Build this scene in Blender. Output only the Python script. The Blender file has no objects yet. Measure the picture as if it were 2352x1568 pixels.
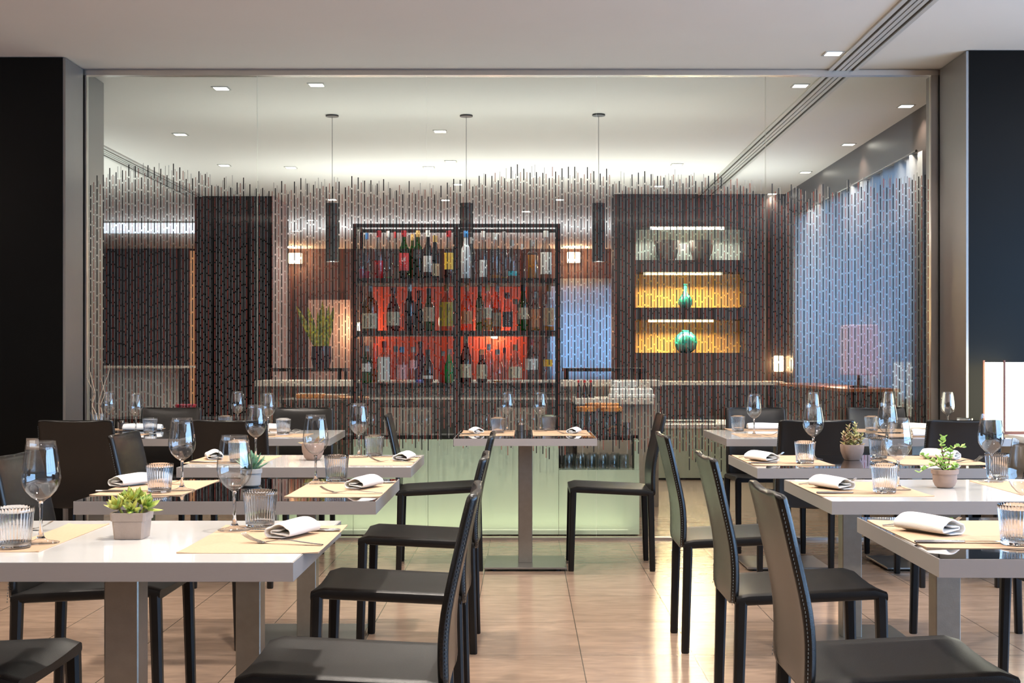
import bpy, bmesh, math, random
from mathutils import Vector, Matrix
PI = math.pi
random.seed(7)
S = bpy.context.scene
COL = S.collection

# ---------------------------------------------------------------- camera, world, exposure
F, HX, HY, CH = 3000.0, 1203.0, 828.0, 1.17      # focal length in pixels, vanishing point, eye height
cd = bpy.data.cameras.new('camera'); cam = bpy.data.objects.new('camera', cd); COL.objects.link(cam)
cam.location = (0, 0, CH); cam.rotation_euler = (PI/2, 0, 0)
cd.sensor_width = 36; cd.lens = F/2352*36
cd.shift_x = -(HX-1176)/2352; cd.shift_y = (HY-784)/2352
cd.clip_start = .05; cd.clip_end = 200
S.camera = cam
S.view_settings.view_transform = 'Standard'; S.view_settings.look = 'None'
S.view_settings.gamma = 1; S.view_settings.use_curve_mapping = False
S.view_settings.exposure = 0.12
cy = S.cycles
cy.max_bounces = 10; cy.diffuse_bounces = 3; cy.glossy_bounces = 4
cy.transmission_bounces = 8; cy.transparent_max_bounces = 24
cy.caustics_reflective = False; cy.caustics_refractive = False
cy.sample_clamp_indirect = 4; cy.sample_clamp_direct = 0
cy.use_denoising = True
W = bpy.data.worlds.new('world'); S.world = W; W.use_nodes = True
bgn = W.node_tree.nodes['Background']
bgn.inputs[0].default_value = (0.36, 0.62, 1.0, 1); bgn.inputs[1].default_value = 10

WARM = (1.0, .90, .79)
def light(name, kind, loc, energy, color=WARM, **kw):
    l = bpy.data.lights.new(name, kind); l.energy = energy; l.color = color
    rot = kw.pop('rot', (0, 0, 0))
    for k, v in kw.items(): setattr(l, k, v)
    o = bpy.data.objects.new(name, l); COL.objects.link(o); o.location = loc; o.rotation_euler = rot
    return o
def portal(name, loc, rot, sx, sy):
    o = light(name, 'AREA', loc, 1, shape='RECTANGLE', size=sx, size_y=sy, rot=rot)
    o.data.cycles.is_portal = True
# daylight portals in the window openings
portal('daylight_portal', (5.6, 2.2, 1.55), (0, PI/2, 0), 2.5, 8.2)
portal('daylight_portal', (3.2, 11.95, 1.78), (0, PI/2, 0), 1.8, 4.2)
portal('daylight_portal', (1.1, 22.25, 1.68), (PI/2, 0, 0), 1.5, 1.65)

# added area lights without fixtures, pointing up to brighten the ceilings
light('added_ceiling_fill', 'AREA', (-6.6, 3.2, 2.3), 300, color=(1, .88, .78), shape='RECTANGLE', size=.5, size_y=9, rot=(PI, 0, 0))
light('added_ceiling_fill', 'AREA', (4.9, 2.6, 2.3), 215, color=(1, .86, .74), shape='RECTANGLE', size=.5, size_y=9, rot=(PI, 0, 0))
light('added_ceiling_fill', 'AREA', (-.5, -.5, 2.75), 40, color=(1, .88, .78), shape='RECTANGLE', size=7, size_y=.5, rot=(PI, 0, 0))
light('added_bar_ceiling_fill', 'AREA', (-.5, 9.9, 1.75), 26, color=(.95, 1, .92), shape='RECTANGLE', size=4.2, size_y=.3, rot=(PI, 0, 0))
light('added_bar_ceiling_fill', 'AREA', (0, 13.0, 1.8), 75, color=(.95, 1, .95), shape='RECTANGLE', size=5, size_y=.4, rot=(PI, 0, 0))
light('added_bar_ceiling_fill', 'AREA', (-5.0, 12.5, 1.8), 55, color=(.93, 1, .97), shape='RECTANGLE', size=2, size_y=3, rot=(PI, 0, 0))
light('added_bar_ceiling_fill', 'AREA', (-2, 18.5, 1.9), 90, color=(.85, .92, 1), shape='RECTANGLE', size=8, size_y=.6, rot=(PI, 0, 0))

# ---------------------------------------------------------------- materials
MATS = {}
def mat(name, col=(.5,.5,.5), rough=.5, metal=0, spec=.5, noise=0, nscale=20, bump=0, bscale=80, emit=None, estr=0,
        coat=0, trans=0, ior=1.5, stretch=None, sheen=0):
    if name in MATS: return MATS[name]
    m = bpy.data.materials.new(name); m.use_nodes = True; nt = m.node_tree; b = nt.nodes['Principled BSDF']
    b.inputs['Base Color'].default_value = (*col, 1); b.inputs['Roughness'].default_value = rough
    b.inputs['Metallic'].default_value = metal; b.inputs['Specular IOR Level'].default_value = spec
    b.inputs['Coat Weight'].default_value = coat; b.inputs['IOR'].default_value = ior
    b.inputs['Transmission Weight'].default_value = trans
    if sheen: b.inputs['Sheen Weight'].default_value = sheen
    if emit: b.inputs['Emission Color'].default_value = (*emit, 1); b.inputs['Emission Strength'].default_value = estr
    if noise or bump:
        tc = nt.nodes.new('ShaderNodeTexCoord'); mp = nt.nodes.new('ShaderNodeMapping')
        nt.links.new(tc.outputs['Object'], mp.inputs[0])
        if stretch: mp.inputs['Scale'].default_value = stretch
    if noise:
        n = nt.nodes.new('ShaderNodeTexNoise'); n.inputs['Scale'].default_value = nscale; n.inputs['Detail'].default_value = 6
        nt.links.new(mp.outputs[0], n.inputs['Vector'])
        r = nt.nodes.new('ShaderNodeMix'); r.data_type = 'RGBA'
        r.inputs[6].default_value = (*[max(0, c*(1-noise)) for c in col], 1)
        r.inputs[7].default_value = (*[min(1, c*(1+noise)) for c in col], 1)
        nt.links.new(n.outputs[0], r.inputs[0]); nt.links.new(r.outputs[2], b.inputs['Base Color'])
    if bump:
        n2 = nt.nodes.new('ShaderNodeTexNoise'); n2.inputs['Scale'].default_value = bscale; n2.inputs['Detail'].default_value = 3
        nt.links.new(mp.outputs[0], n2.inputs['Vector'])
        bp = nt.nodes.new('ShaderNodeBump'); bp.inputs['Strength'].default_value = bump; bp.inputs['Distance'].default_value = .002
        nt.links.new(n2.outputs[0], bp.inputs['Height']); nt.links.new(bp.outputs[0], b.inputs['Normal'])
    MATS[name] = m; return m
def thin_glass(name, tint=(1,1,1), ior=1.45, rough=0.0, boost=1.0):
    """thin wall of glass: clear transmission plus a fresnel reflection"""
    m = bpy.data.materials.new(name); m.use_nodes = True; nt = m.node_tree; nt.nodes.clear()
    out = nt.nodes.new('ShaderNodeOutputMaterial'); mx = nt.nodes.new('ShaderNodeMixShader')
    tr = nt.nodes.new('ShaderNodeBsdfTransparent'); tr.inputs[0].default_value = (*tint, 1)
    gl = nt.nodes.new('ShaderNodeBsdfGlossy'); gl.inputs['Roughness'].default_value = rough
    # schlick reflectance, the same from either side of the wall
    lw = nt.nodes.new('ShaderNodeLayerWeight'); lw.inputs[0].default_value = .5
    pw = nt.nodes.new('ShaderNodeMath'); pw.operation = 'POWER'; pw.inputs[1].default_value = 5
    f0 = ((ior-1)/(ior+1))**2*boost
    mu = nt.nodes.new('ShaderNodeMath'); mu.operation = 'MULTIPLY_ADD'; mu.inputs[1].default_value = 1-f0; mu.inputs[2].default_value = f0; mu.use_clamp = True
    nt.links.new(lw.outputs['Facing'], pw.inputs[0]); nt.links.new(pw.outputs[0], mu.inputs[0]); nt.links.new(mu.outputs[0], mx.inputs[0])
    nt.links.new(tr.outputs[0], mx.inputs[1]); nt.links.new(gl.outputs[0], mx.inputs[2]); nt.links.new(mx.outputs[0], out.inputs[0])
    MATS[name] = m; return m
def tile_mat():
    m = bpy.data.materials.new('floor_tiles'); m.use_nodes = True; nt = m.node_tree; b = nt.nodes['Principled BSDF']
    tc = nt.nodes.new('ShaderNodeTexCoord'); mp = nt.nodes.new('ShaderNodeMapping'); mp.vector_type = 'POINT'
    mp.inputs['Location'].default_value = (.218+.446*30, -5.192+.656*30, 0)
    nt.links.new(tc.outputs['Object'], mp.inputs[0])
    br = nt.nodes.new('ShaderNodeTexBrick'); br.offset = 0; br.squash = 1
    br.inputs['Scale'].default_value = 1; br.inputs['Mortar Size'].default_value = .0022; br.inputs['Mortar Smooth'].default_value = .1
    br.inputs['Brick Width'].default_value = .446; br.inputs['Row Height'].default_value = .656
    br.inputs['Color1'].default_value = (.31, .215, .155, 1); br.inputs['Color2'].default_value = (.35, .245, .18, 1)
    br.inputs['Mortar'].default_value = (.10, .075, .055, 1)
    nt.links.new(mp.outputs[0], br.inputs['Vector'])
    ns = nt.nodes.new('ShaderNodeTexNoise'); ns.inputs['Scale'].default_value = 5; ns.inputs['Detail'].default_value = 9
    ns.inputs['Distortion'].default_value = 1.2
    m2 = nt.nodes.new('ShaderNodeMapping'); m2.inputs['Scale'].default_value = (1, 3.4, 1)
    nt.links.new(tc.outputs['Object'], m2.inputs[0]); nt.links.new(m2.outputs[0], ns.inputs['Vector'])
    cr = nt.nodes.new('ShaderNodeValToRGB'); cr.color_ramp.elements[0].position = .3; cr.color_ramp.elements[0].color = (.80, .79, .77, 1)
    cr.color_ramp.elements[1].position = .7; cr.color_ramp.elements[1].color = (1.12, 1.1, 1.08, 1)
    nt.links.new(ns.outputs[0], cr.inputs[0])
    mx = nt.nodes.new('ShaderNodeMix'); mx.data_type = 'RGBA'; mx.blend_type = 'MULTIPLY'; mx.inputs[0].default_value = 1
    nt.links.new(br.outputs['Color'], mx.inputs[6]); nt.links.new(cr.outputs[0], mx.inputs[7])
    nt.links.new(mx.outputs[2], b.inputs['Base Color'])
    b.inputs['Roughness'].default_value = .2; b.inputs['Specular IOR Level'].default_value = .5
    bp = nt.nodes.new('ShaderNodeBump'); bp.inputs['Strength'].default_value = .25; bp.inputs['Distance'].default_value = .002; bp.invert = True
    nt.links.new(br.outputs['Fac'], bp.inputs['Height']); nt.links.new(bp.outputs[0], b.inputs['Normal'])
    MATS['floor_tiles'] = m; return m
def curtain_mat():
    m = bpy.data.materials.new('sheer_curtain'); m.use_nodes = True; nt = m.node_tree; nt.nodes.clear()
    out = nt.nodes.new('ShaderNodeOutputMaterial')
    tl = nt.nodes.new('ShaderNodeBsdfTranslucent'); tl.inputs[0].default_value = (.42, .46, .50, 1)
    df = nt.nodes.new('ShaderNodeBsdfDiffuse'); df.inputs[0].default_value = (.42, .41, .40, 1)
    tr = nt.nodes.new('ShaderNodeBsdfTransparent'); tr.inputs[0].default_value = (.85, .9, .95, 1)
    a = nt.nodes.new('ShaderNodeMixShader'); a.inputs[0].default_value = .35
    c = nt.nodes.new('ShaderNodeMixShader'); c.inputs[0].default_value = .04
    nt.links.new(tl.outputs[0], a.inputs[1]); nt.links.new(df.outputs[0], a.inputs[2])
    nt.links.new(a.outputs[0], c.inputs[1]); nt.links.new(tr.outputs[0], c.inputs[2]); nt.links.new(c.outputs[0], out.inputs[0])
    MATS['sheer_curtain'] = m; return m

TILE = tile_mat(); CURT = curtain_mat()
ceil_m = mat('ceiling_plaster', (.72, .69, .66), .8, noise=.03, nscale=2)
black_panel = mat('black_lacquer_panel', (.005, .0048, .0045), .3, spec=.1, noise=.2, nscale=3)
steel_panel = mat('brushed_dark_steel', (.27, .26, .255), .42, metal=.75, noise=.12, nscale=30, stretch=(40, 40, .4))
alu = mat('aluminium', (.60, .55, .50), .32, metal=.9, noise=.06, nscale=60, stretch=(30, 1, 30))
edge_m = mat('table_edge_aluminium', (.37, .335, .315), .4, metal=.4, noise=.05, nscale=60, stretch=(1, 1, 40))
col_m = mat('table_column_steel', (.30, .275, .235), .36, metal=.75, noise=.12, nscale=40, bump=.1, bscale=200)
base_m = mat('table_base_steel', (.30, .29, .27), .28, metal=.8, noise=.1, nscale=30)
white_top = mat('white_lacquer', (.78, .76, .73), .12, coat=.4)
black_top = mat('black_glass_top', (.006, .006, .007), .03, spec=.9, coat=1)
leather = mat('black_leather', (.007, .0062, .0058), .38, spec=.28, bump=.25, bscale=380, noise=.35, nscale=9)
leather_b = mat('black_leather_back', (.008, .007, .0062), .27, spec=.42, bump=.2, bscale=380, noise=.3, nscale=9)
stitch_m = mat('stitch_thread', (.10, .11, .11), .7)
rubber = mat('black_rubber', (.01, .01, .01), .6)
kraft = mat('kraft_paper', (.52, .345, .22), .85, noise=.10, nscale=140)
linen = mat('white_linen', (.90, .88, .85), .9, bump=.3, bscale=500)
_p = linen.node_tree.nodes['Principled BSDF']; _p.inputs['Subsurface Weight'].default_value = .45; _p.inputs['Subsurface Radius'].default_value = (.02, .018, .016); _p.inputs['Subsurface Scale'].default_value = .4
cutlery = mat('stainless_cutlery', (.62, .58, .54), .16, metal=1)
clay = mat('grey_clay', (.30, .235, .195), .85, noise=.18, nscale=24, bump=.4, bscale=90)
clay2 = mat('brown_clay', (.27, .185, .145), .8, noise=.12, nscale=24, bump=.3, bscale=90)
clay3 = mat('pale_grey_clay', (.36, .34, .32), .85, noise=.15, nscale=24, bump=.3, bscale=90)
soil = mat('potting_soil', (.045, .03, .02), .95, noise=.5, nscale=120, bump=1, bscale=150)
GB = thin_glass('wine_glass_wall', (.985, .99, .99), 1.5, boost=1.9)
GT = thin_glass('tumbler_wall', (.965, .975, .975), 1.5, boost=2.2)
GW = mat('fluted_glass', (1, 1, 1), 0, trans=1, ior=1.45)
PANE = thin_glass('partition_glass', (.955, .975, .96), 1.42, boost=.75)
GS = mat('solid_glass', (.97, .98, .98), .0, trans=1, ior=1.5)
pane_edge = mat('glass_pane_edge', (.55, .60, .50), .3)
print_black = mat('printed_black', (.006, .006, .006), .5)
def print_mat(name, col, cover):
    m = bpy.data.materials.new(name); m.use_nodes = True; nt = m.node_tree; nt.nodes.clear()
    out = nt.nodes.new('ShaderNodeOutputMaterial'); mx = nt.nodes.new('ShaderNodeMixShader'); mx.inputs[0].default_value = cover
    tr = nt.nodes.new('ShaderNodeBsdfTransparent'); tr.inputs[0].default_value = (*[.4+.6*c for c in col], 1)
    df = nt.nodes.new('ShaderNodeBsdfDiffuse'); df.inputs[0].default_value = (*col, 1)
    nt.links.new(tr.outputs[0], mx.inputs[1]); nt.links.new(df.outputs[0], mx.inputs[2]); nt.links.new(mx.outputs[0], out.inputs[0])
    return m
print_red = print_mat('printed_red', (.36, .10, .075), .5)
print_grey = print_mat('printed_grey', (.40, .39, .36), .5)
wood_dark = mat('dark_brown_wood', (.022, .0145, .012), .4, noise=.3, nscale=8, stretch=(8, 8, .6))
dark_wall = mat('charcoal_wall', (.022, .021, .022), .55, noise=.2, nscale=5)
plum_wall = mat('plum_wall', (.07, .038, .038), .6, noise=.2, nscale=4)
red_wall = mat('red_wall', (.46, .055, .025), .6, noise=.1, nscale=4)
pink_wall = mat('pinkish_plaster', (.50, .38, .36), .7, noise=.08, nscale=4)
green_glass = mat('pale_green_lacquered_glass', (.50, .57, .44), .12, coat=.5, noise=.03, nscale=1.5)
bar_steel = mat('black_steel_frame', (.018, .016, .014), .4, metal=.3)
bar_top_m = mat('beige_stone', (.66, .58, .49), .35, noise=.06, nscale=14)
bar_panel_m = mat('taupe_panel', (.30, .25, .20), .5, noise=.06, nscale=6)
inox = mat('stainless_steel', (.5, .47, .43), .25, metal=.95, noise=.08, nscale=12, stretch=(1, 1, 20))
white_m = mat('white_enamel', (.78, .76, .72), .35)
amber_m = mat('amber_backing', (.85, .48, .14), .6, noise=.06, nscale=5)
pale_m = mat('pale_backing', (.62, .66, .58), .6, noise=.04, nscale=5)
teal_m = mat('teal_ceramic', (.02, .26, .23), .2, coat=.4, noise=.5, nscale=14)
taupe_pot = mat('taupe_ceramic', (.16, .14, .115), .5)
orange_lid = mat('orange_cork', (.75, .27, .05), .6, noise=.15, nscale=60)
lampwhite = mat('lamp_diffuser', (.9, .9, .85), .5, emit=(1, .96, .74), estr=9)
lamp_lilac = mat('lilac_lampshade', (.55, .5, .66), .7, emit=(.5, .45, .75), estr=.35)
glow = mat('downlight_diffuser', (.9, .9, .9), .5, emit=(1, .93, .82), estr=22)
glow_soft = mat('warm_lamp_shade', (.9, .8, .7), .5, emit=(1, .62, .32), estr=9)
strip_m = mat('light_strip_diffuser', (.9, .9, .9), .5, emit=(1, .88, .62), estr=8)
strip_am = mat('amber_strip_diffuser', (.9, .9, .9), .5, emit=(1, .70, .28), estr=6)
lampframe = mat('rosewood_lamp_frame', (.16, .045, .02), .4)

# ---------------------------------------------------------------- mesh helpers
def nb(): return bmesh.new()
def obj(name, bm, m, parent=None, angle=35, kind=None):
    me = bpy.data.meshes.new(name); bmesh.ops.recalc_face_normals(bm, faces=bm.faces[:]) if getattr(bm, 'is_valid', True) else None
    bm.to_mesh(me); bm.free()
    for mm in (m if isinstance(m, (list, tuple)) else [m]): me.materials.append(mm)
    me.polygons.foreach_set('use_smooth', [True]*len(me.polygons))
    me.set_sharp_from_angle(angle=math.radians(angle))
    o = bpy.data.objects.new(name, me); COL.objects.link(o)
    if parent: o.parent = parent
    if kind: o['kind'] = kind
    return o
def thing(name, label, cat, loc=(0,0,0), rz=0, group=None):
    o = bpy.data.objects.new(name, None); COL.objects.link(o); o.empty_display_size = .05
    o.location = loc; o.rotation_euler = (0, 0, rz); o['label'] = label; o['category'] = cat
    if group: o['group'] = group
    return o
def tag(o, label, cat, group=None):
    o['label'] = label; o['category'] = cat
    if group: o['group'] = group
    return o
def dup(root, loc, rz, label, group=None):
    r = root.copy(); COL.objects.link(r); r.location = loc; r.rotation_euler = (0, 0, rz); r['label'] = label
    if group: r['group'] = group
    for ch in list(root.children):
        c = ch.copy(); COL.objects.link(c); c.parent = r
        for g in ch.children:
            d = g.copy(); COL.objects.link(d); d.parent = c
    return r
def box(bm, x0, x1, y0, y1, z0, z1, mi=0, bev=0):
    vs = [bm.verts.new((x, y, z)) for x in (x0, x1) for y in (y0, y1) for z in (z0, z1)]
    fs = [bm.faces.new([vs[i] for i in q]) for q in ((0,1,3,2),(4,6,7,5),(0,4,5,1),(2,3,7,6),(0,2,6,4),(1,5,7,3))]
    for f in fs: f.material_index = mi
    if bev:
        es = set(e for f in fs for e in f.edges)
        bmesh.ops.bevel(bm, geom=list(es), offset=bev, segments=1, affect='EDGES', profile=.5)
    return bm
def bx(*a, **k): return box(nb(), *a, **k)
def loft(bm, rings, closed=True, caps=True):
    """rings: lists of points of equal length"""
    R = [[bm.verts.new(p) for p in r] for r in rings]; n = len(R[0])
    for a, b in zip(R, R[1:]):
        for i in range(n if closed else n-1):
            j = (i+1) % n; bm.faces.new((a[i], a[j], b[j], b[i]))
    if caps and closed:
        bm.faces.new(R[0][::-1]); bm.faces.new(R[-1])
    return bm
def lathe(bm, prof, n=32, cx=0, cy=0, caps=False, mod=None):
    """prof: list of (r,z); r==0 makes a pole"""
    prev = None
    for k, (r, z) in enumerate(prof):
        if r < 1e-6: ring = [bm.verts.new((cx, cy, z))]
        else:
            ring = []
            for i in range(n):
                a = 2*PI*i/n; rr = r*(mod(k, i) if mod else 1)
                ring.append(bm.verts.new((cx+rr*math.cos(a), cy+rr*math.sin(a), z)))
        if prev:
            if len(prev) == 1 and len(ring) > 1:
                for i in range(n): bm.faces.new((prev[0], ring[i], ring[(i+1) % n]))
            elif len(ring) == 1 and len(prev) > 1:
                for i in range(n): bm.faces.new((prev[i], ring[0], prev[(i+1) % n]))
            elif len(ring) > 1:
                for i in range(n): bm.faces.new((prev[i], prev[(i+1) % n], ring[(i+1) % n], ring[i]))
        prev = ring
    return bm
def tube(bm, pts, rad, n=8):
    pts = [Vector(p) for p in pts]; rs = rad if isinstance(rad, (list, tuple)) else [rad]*len(pts)
    rings = []
    up = Vector((0, 0, 1))
    for i, p in enumerate(pts):
        d = (pts[min(i+1, len(pts)-1)]-pts[max(i-1, 0)]).normalized()
        u = d.cross(up)
        if u.length < 1e-3: u = d.cross(Vector((1, 0, 0)))
        u.normalize(); v = d.cross(u).normalized()
        rings.append([p+(u*math.cos(2*PI*k/n)+v*math.sin(2*PI*k/n))*rs[i] for k in range(n)])
    return loft(bm, rings)
def leaf(bm, base, direction, length, width, curl=.3, thick=.15, n=6, up=Vector((0, 0, 1))):
    """a fleshy pointed leaf as a closed loft"""
    d = Vector(direction).normalized(); s = d.cross(up)
    if s.length < .05: s = Vector((1, 0, 0))
    s.normalize(); u = s.cross(d).normalized(); rings = []
    for k in range(n+1):
        t = k/n; w = width*.5*max(.06, math.sin(PI*min(1, .12+t*.88))**.7) * (1 if t < .98 else .3)
        c = Vector(base)+d*length*t+u*curl*length*t*t
        h = w*thick*2
        rings.append([c+s*w, c+s*w*.5+u*h*.9, c+u*h, c-s*w*.5+u*h*.9, c-s*w, c-s*w*.5-u*h*.5, c-u*h*.7, c+s*w*.5-u*h*.5])
    return loft(bm, rings)
def P(px, py, z):
    Y = (CH-z)*F/(py-HY); return ((px-HX)/F*Y, Y, z)
def Q(px, py, Y): return ((px-HX)/F*Y, Y, CH-(py-HY)/F*Y)

# ---------------------------------------------------------------- the setting
ZC = 3.07
obj('floor', bx(-8, 6, -3.2, 22.4, -.1, 0), TILE, kind='structure')
obj('ceiling', bx(-8, 6, -3.2, 22.4, ZC, ZC+.1), ceil_m, kind='structure')
obj('wall_left', bx(-8, -7.9, -3.2, 22.4, 0, ZC), dark_wall, kind='structure')
obj('wall_behind', bx(-7.9, 5.7, -3.2, -3.1, 0, ZC), wood_dark, kind='structure')
bm = nb()                                          # right wall of the dining room with its long window opening
box(bm, 5.5, 5.7, -3.1, -2, 0, ZC); box(bm, 5.5, 5.7, 6.4, 8.0, 0, ZC)
box(bm, 5.5, 5.7, -2, 6.4, 0, .28); box(bm, 5.5, 5.7, -2, 6.4, 2.85, ZC)
obj('wall_right', bm, wood_dark, kind='structure')
bm = nb()
for y in (-2, .1, 2.2, 4.3, 6.36): box(bm, 5.5, 5.58, y, y+.07, .28, 2.85)
box(bm, 5.5, 5.58, -2, 6.4, .28, .34); box(bm, 5.5, 5.58, -2, 6.4, 2.79, 2.85); box(bm, 5.5, 5.58, -2, 6.4, 1.05, 1.1)
obj('window_6', bm, bar_steel, kind='structure')
# partition piers with black faces and steel reveals
obj('wall_left_pier', bx(-7.9, -2.885, 8.17, 8.93, 0, ZC-.004), black_panel, kind='structure')
obj('wall_right_pier', bx(2.725, 5.7, 7.99, 8.80, 0, ZC-.004), black_panel, kind='structure')
bm = nb(); box(bm, -2.885, -2.868, 8.175, 8.50, 0, ZC-.006); box(bm, -2.885, -2.868, 8.56, 8.92, 0, ZC-.006)
obj('trim_1', bm, steel_panel, kind='structure')
bm = nb(); box(bm, 2.708, 2.725, 7.995, 8.50, 0, ZC-.006); box(bm, 2.708, 2.725, 8.56, 8.79, 0, ZC-.006)
obj('trim_2', bm, steel_panel, kind='structure')
obj('trim_3', bx(-2.885, 2.725, 8.52, 8.585, 3.032, 3.066), alu, kind='structure')
obj('trim_4', bx(-2.885, 2.725, 8.52, 8.585, 0, .016), alu, kind='structure')
obj('trim_5', bx(-2.868, -2.858, 8.53, 8.575, .016, 3.032), alu, kind='structure')
obj('trim_6', bx(2.66, 2.708, 8.53, 8.575, .016, 3.032), alu, kind='structure')

# glass partition of five panes, dashes printed on them
XS = [-2.856, -1.744, -.636, .476, 1.582, 2.658]
GY = 8.55
rng = random.Random(3)
def wave(x, a, b, c): return a*math.sin(x*2.1+c)+b*math.sin(x*5.3+2*c)
px_m = GY/F
for i in range(5):
    a, b = XS[i]+.002, XS[i+1]-.002
    bm = nb(); box(bm, a, b, GY-.005, GY+.005, .017, 3.031)
    bm.faces.ensure_lookup_table()
    for f in bm.faces:
        f.normal_update()
        if abs(f.normal.x) > .9: f.material_index = 1
    pane = obj('window_%d' % (i+1), bm, [PANE, pane_edge], kind='structure')
    bm = nb()
    def dash(xc, w, z0, z1, mi):
        vs = [bm.verts.new(p) for p in ((xc-w/2, GY-.0062, z0), (xc+w/2, GY-.0062, z0), (xc+w/2, GY-.0062, z1), (xc-w/2, GY-.0062, z1))]
        f = bm.faces.new(vs); f.material_index = mi
        # the print has a body of its own: fold it back onto the pane
        for e0, e1 in ((0, 1), (1, 2), (2, 3), (3, 0)):
            p, q = vs[e0], vs[e1]
            f2 = bm.faces.new((q, p, bm.verts.new((p.co.x, GY-.0052, p.co.z)), bm.verts.new((q.co.x, GY-.0052, q.co.z)))); f2.material_index = mi
    pitch = 14.62*px_m
    k0 = int(math.ceil((a-(-10))/(pitch/4)))
    for k in range(k0, k0+400):
        x = -10+k*pitch/4
        if x > b-.003: break
        kind = k % 4
        rr = random.Random(k*17+5)
        topz = 2.345+wave(x, .05, .03, .7)+rr.uniform(-.05, .06)
        botz = .57+wave(x, .04, .03, 2.2)+rr.uniform(-.05, .06)
        if kind == 0: w, L, g, mi = 2.35*px_m, 27*px_m, 3.9*px_m, 0
        elif kind == 2: w, L, g, mi = 1.75*px_m, 22*px_m, 3.2*px_m, 1; topz -= .03; botz += .02
        else:
            w, L, g, mi = 1.15*px_m, 26*px_m, 3.2*px_m, 2
            if rr.random() < .12: continue
            topz += -.01; botz += .04
        if kind in (0, 2) and rr.random() < .07 and kind == 2: topz -= .1
        z = topz
        while z-L > botz-L*.5:
            dash(x, w, z-L, z, mi); z -= L+g
    obj('printed_dashes', bm, [print_black, print_red, print_grey], pane, kind='structure')

# the room beyond the glass
bm = nb(); box(bm, 2.98, 3.1, 8.8, 9.85, 0, ZC); box(bm, 2.98, 3.1, 14.05, 14.9, 0, ZC)
box(bm, 2.98, 3.1, 9.85, 14.05, 0, .88); box(bm, 2.98, 3.1, 9.85, 14.05, 2.68, ZC)
obj('wall_right_bar', bm, wood_dark, kind='structure')
nx0, nx1 = 1.277, 2.54
bm = nb(); box(bm, 1.03, nx0, 14.9, 15.4, 0, ZC); box(bm, nx1, 3.1, 14.9, 15.4, 0, ZC); box(bm, nx0, nx1, 15.3, 15.4, 0, ZC)
for z0, z1 in ((0, 1.26), (1.632, 1.60), (2.70, ZC)): 
    if z1 > z0: box(bm, nx0, nx1, 14.9, 15.3, z0, z1)
box(bm, nx0, nx1, 14.9, 15.3, 1.64, 1.775); box(bm, nx0, nx1, 14.9, 15.3, 2.18, 2.318)
obj('wall_niche', bm, wood_dark, kind='structure')
bm = nb(); box(bm, nx0, nx1, 15.28, 15.3, 2.318, 2.70); obj('trim_7', bm, pale_m, kind='structure')
bm = nb(); box(bm, nx0, nx1, 15.28, 15.3, 1.775, 2.18); box(bm, nx0, nx1, 15.28, 15.3, 1.26, 1.64); obj('trim_8', bm, amber_m, kind='structure')
bm = nb(); ex0, ex1, ez0, ez1 = .45, 1.75, .84, 2.52
box(bm, -7.9, ex0, 22.2, 22.4, 0, ZC); box(bm, ex1, 6, 22.2, 22.4, 0, ZC); box(bm, ex0, ex1, 22.2, 22.4, 0, ez0); box(bm, ex0, ex1, 22.2, 22.4, ez1, ZC)
obj('wall_far', bm, plum_wall, kind='structure')
bm = nb()
box(bm, ex0, ex1, 22.2, 22.26, ez0, ez0+.05); box(bm, ex0, ex1, 22.2, 22.26, ez1-.1, ez1); box(bm, 1.08, 1.13, 22.2, 22.26, ez0, ez1); box(bm, ex0, ex1, 22.2, 22.26, 2.2, 2.25)
obj('window_7', bm, pink_wall, kind='structure')
obj('wall_far_red', bx(-2.55, .05, 22.14, 22.2, .5, 2.42), red_wall, kind='structure')
obj('wall_far_right', bx(3.0, 3.1, 15.4, 22.2, 0, ZC), pink_wall, kind='structure')
obj('wall_far_dark', bx(-7.9, -5.62, 22.12, 22.2, 0, ZC-.02), dark_wall, kind='structure')
obj('trim_9', bx(-5.62, -5.52, 22.0, 22.2, 0, ZC-.05), mat('copper_jamb_glow', (.75, .38, .18), .4, emit=(1, .45, .2), estr=.25), kind='structure')  # no lamp: the jamb's lit edge is put in as emission
obj('wall_far_pink', bx(-3.65, -2.95, 22.12, 22.2, .6, 2.2), pink_wall, kind='structure')
# big black pillar
pil = thing('pillar', 'big black square pillar reaching the ceiling left of the bar', 'pillar', (-3.34, 15.5, 0))
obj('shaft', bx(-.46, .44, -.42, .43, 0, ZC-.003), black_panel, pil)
obj('lit_side_face', bx(.44, .46, -.42, .43, 0, ZC-.003), pink_wall, pil)['label'] = 'side face with pinkish reflected light put into its colour'  # dark side of the pillar, reflected red light put into its colour
# air grilles in the ceiling
def grille(x0, x1, y0, y1, label):
    g = thing('ceiling_grille', label, 'ceiling vent', ((x0+x1)/2, (y0+y1)/2, ZC))
    cx, cy_ = (x0+x1)/2, (y0+y1)/2; w = x1-x0; L = y1-y0
    obj('backing', bx(-w/2+.004, w/2-.004, -L/2, L/2, -.004, -.0015), mat('vent_shadow_brown', (.035, .025, .018), .8), g)
    bm = nb()
    for s in (-1, 1): box(bm, s*w/2-(.0 if s < 0 else .028), s*w/2+(.028 if s < 0 else .0), -L/2, L/2, -.012, -.001)
    obj('frame', bm, mat('vent_white_metal', (.58, .57, .54), .45, metal=.3), g)
    gap = (w-.056)/4
    for k in range(1, 4):
        c = -w/2+.028+gap*k
        obj('slat', bx(c-.012, c+.012, -L/2, L/2, -.011, -.001), MATS['vent_white_metal'], g)
grille(1.985, 2.175, 1.5, 14.88, 'long slotted air grille running into the ceiling on the right')
grille(-3.9, -3.71, 9.2, 15.06, 'slotted air grille in the ceiling beyond the glass on the left')
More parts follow.
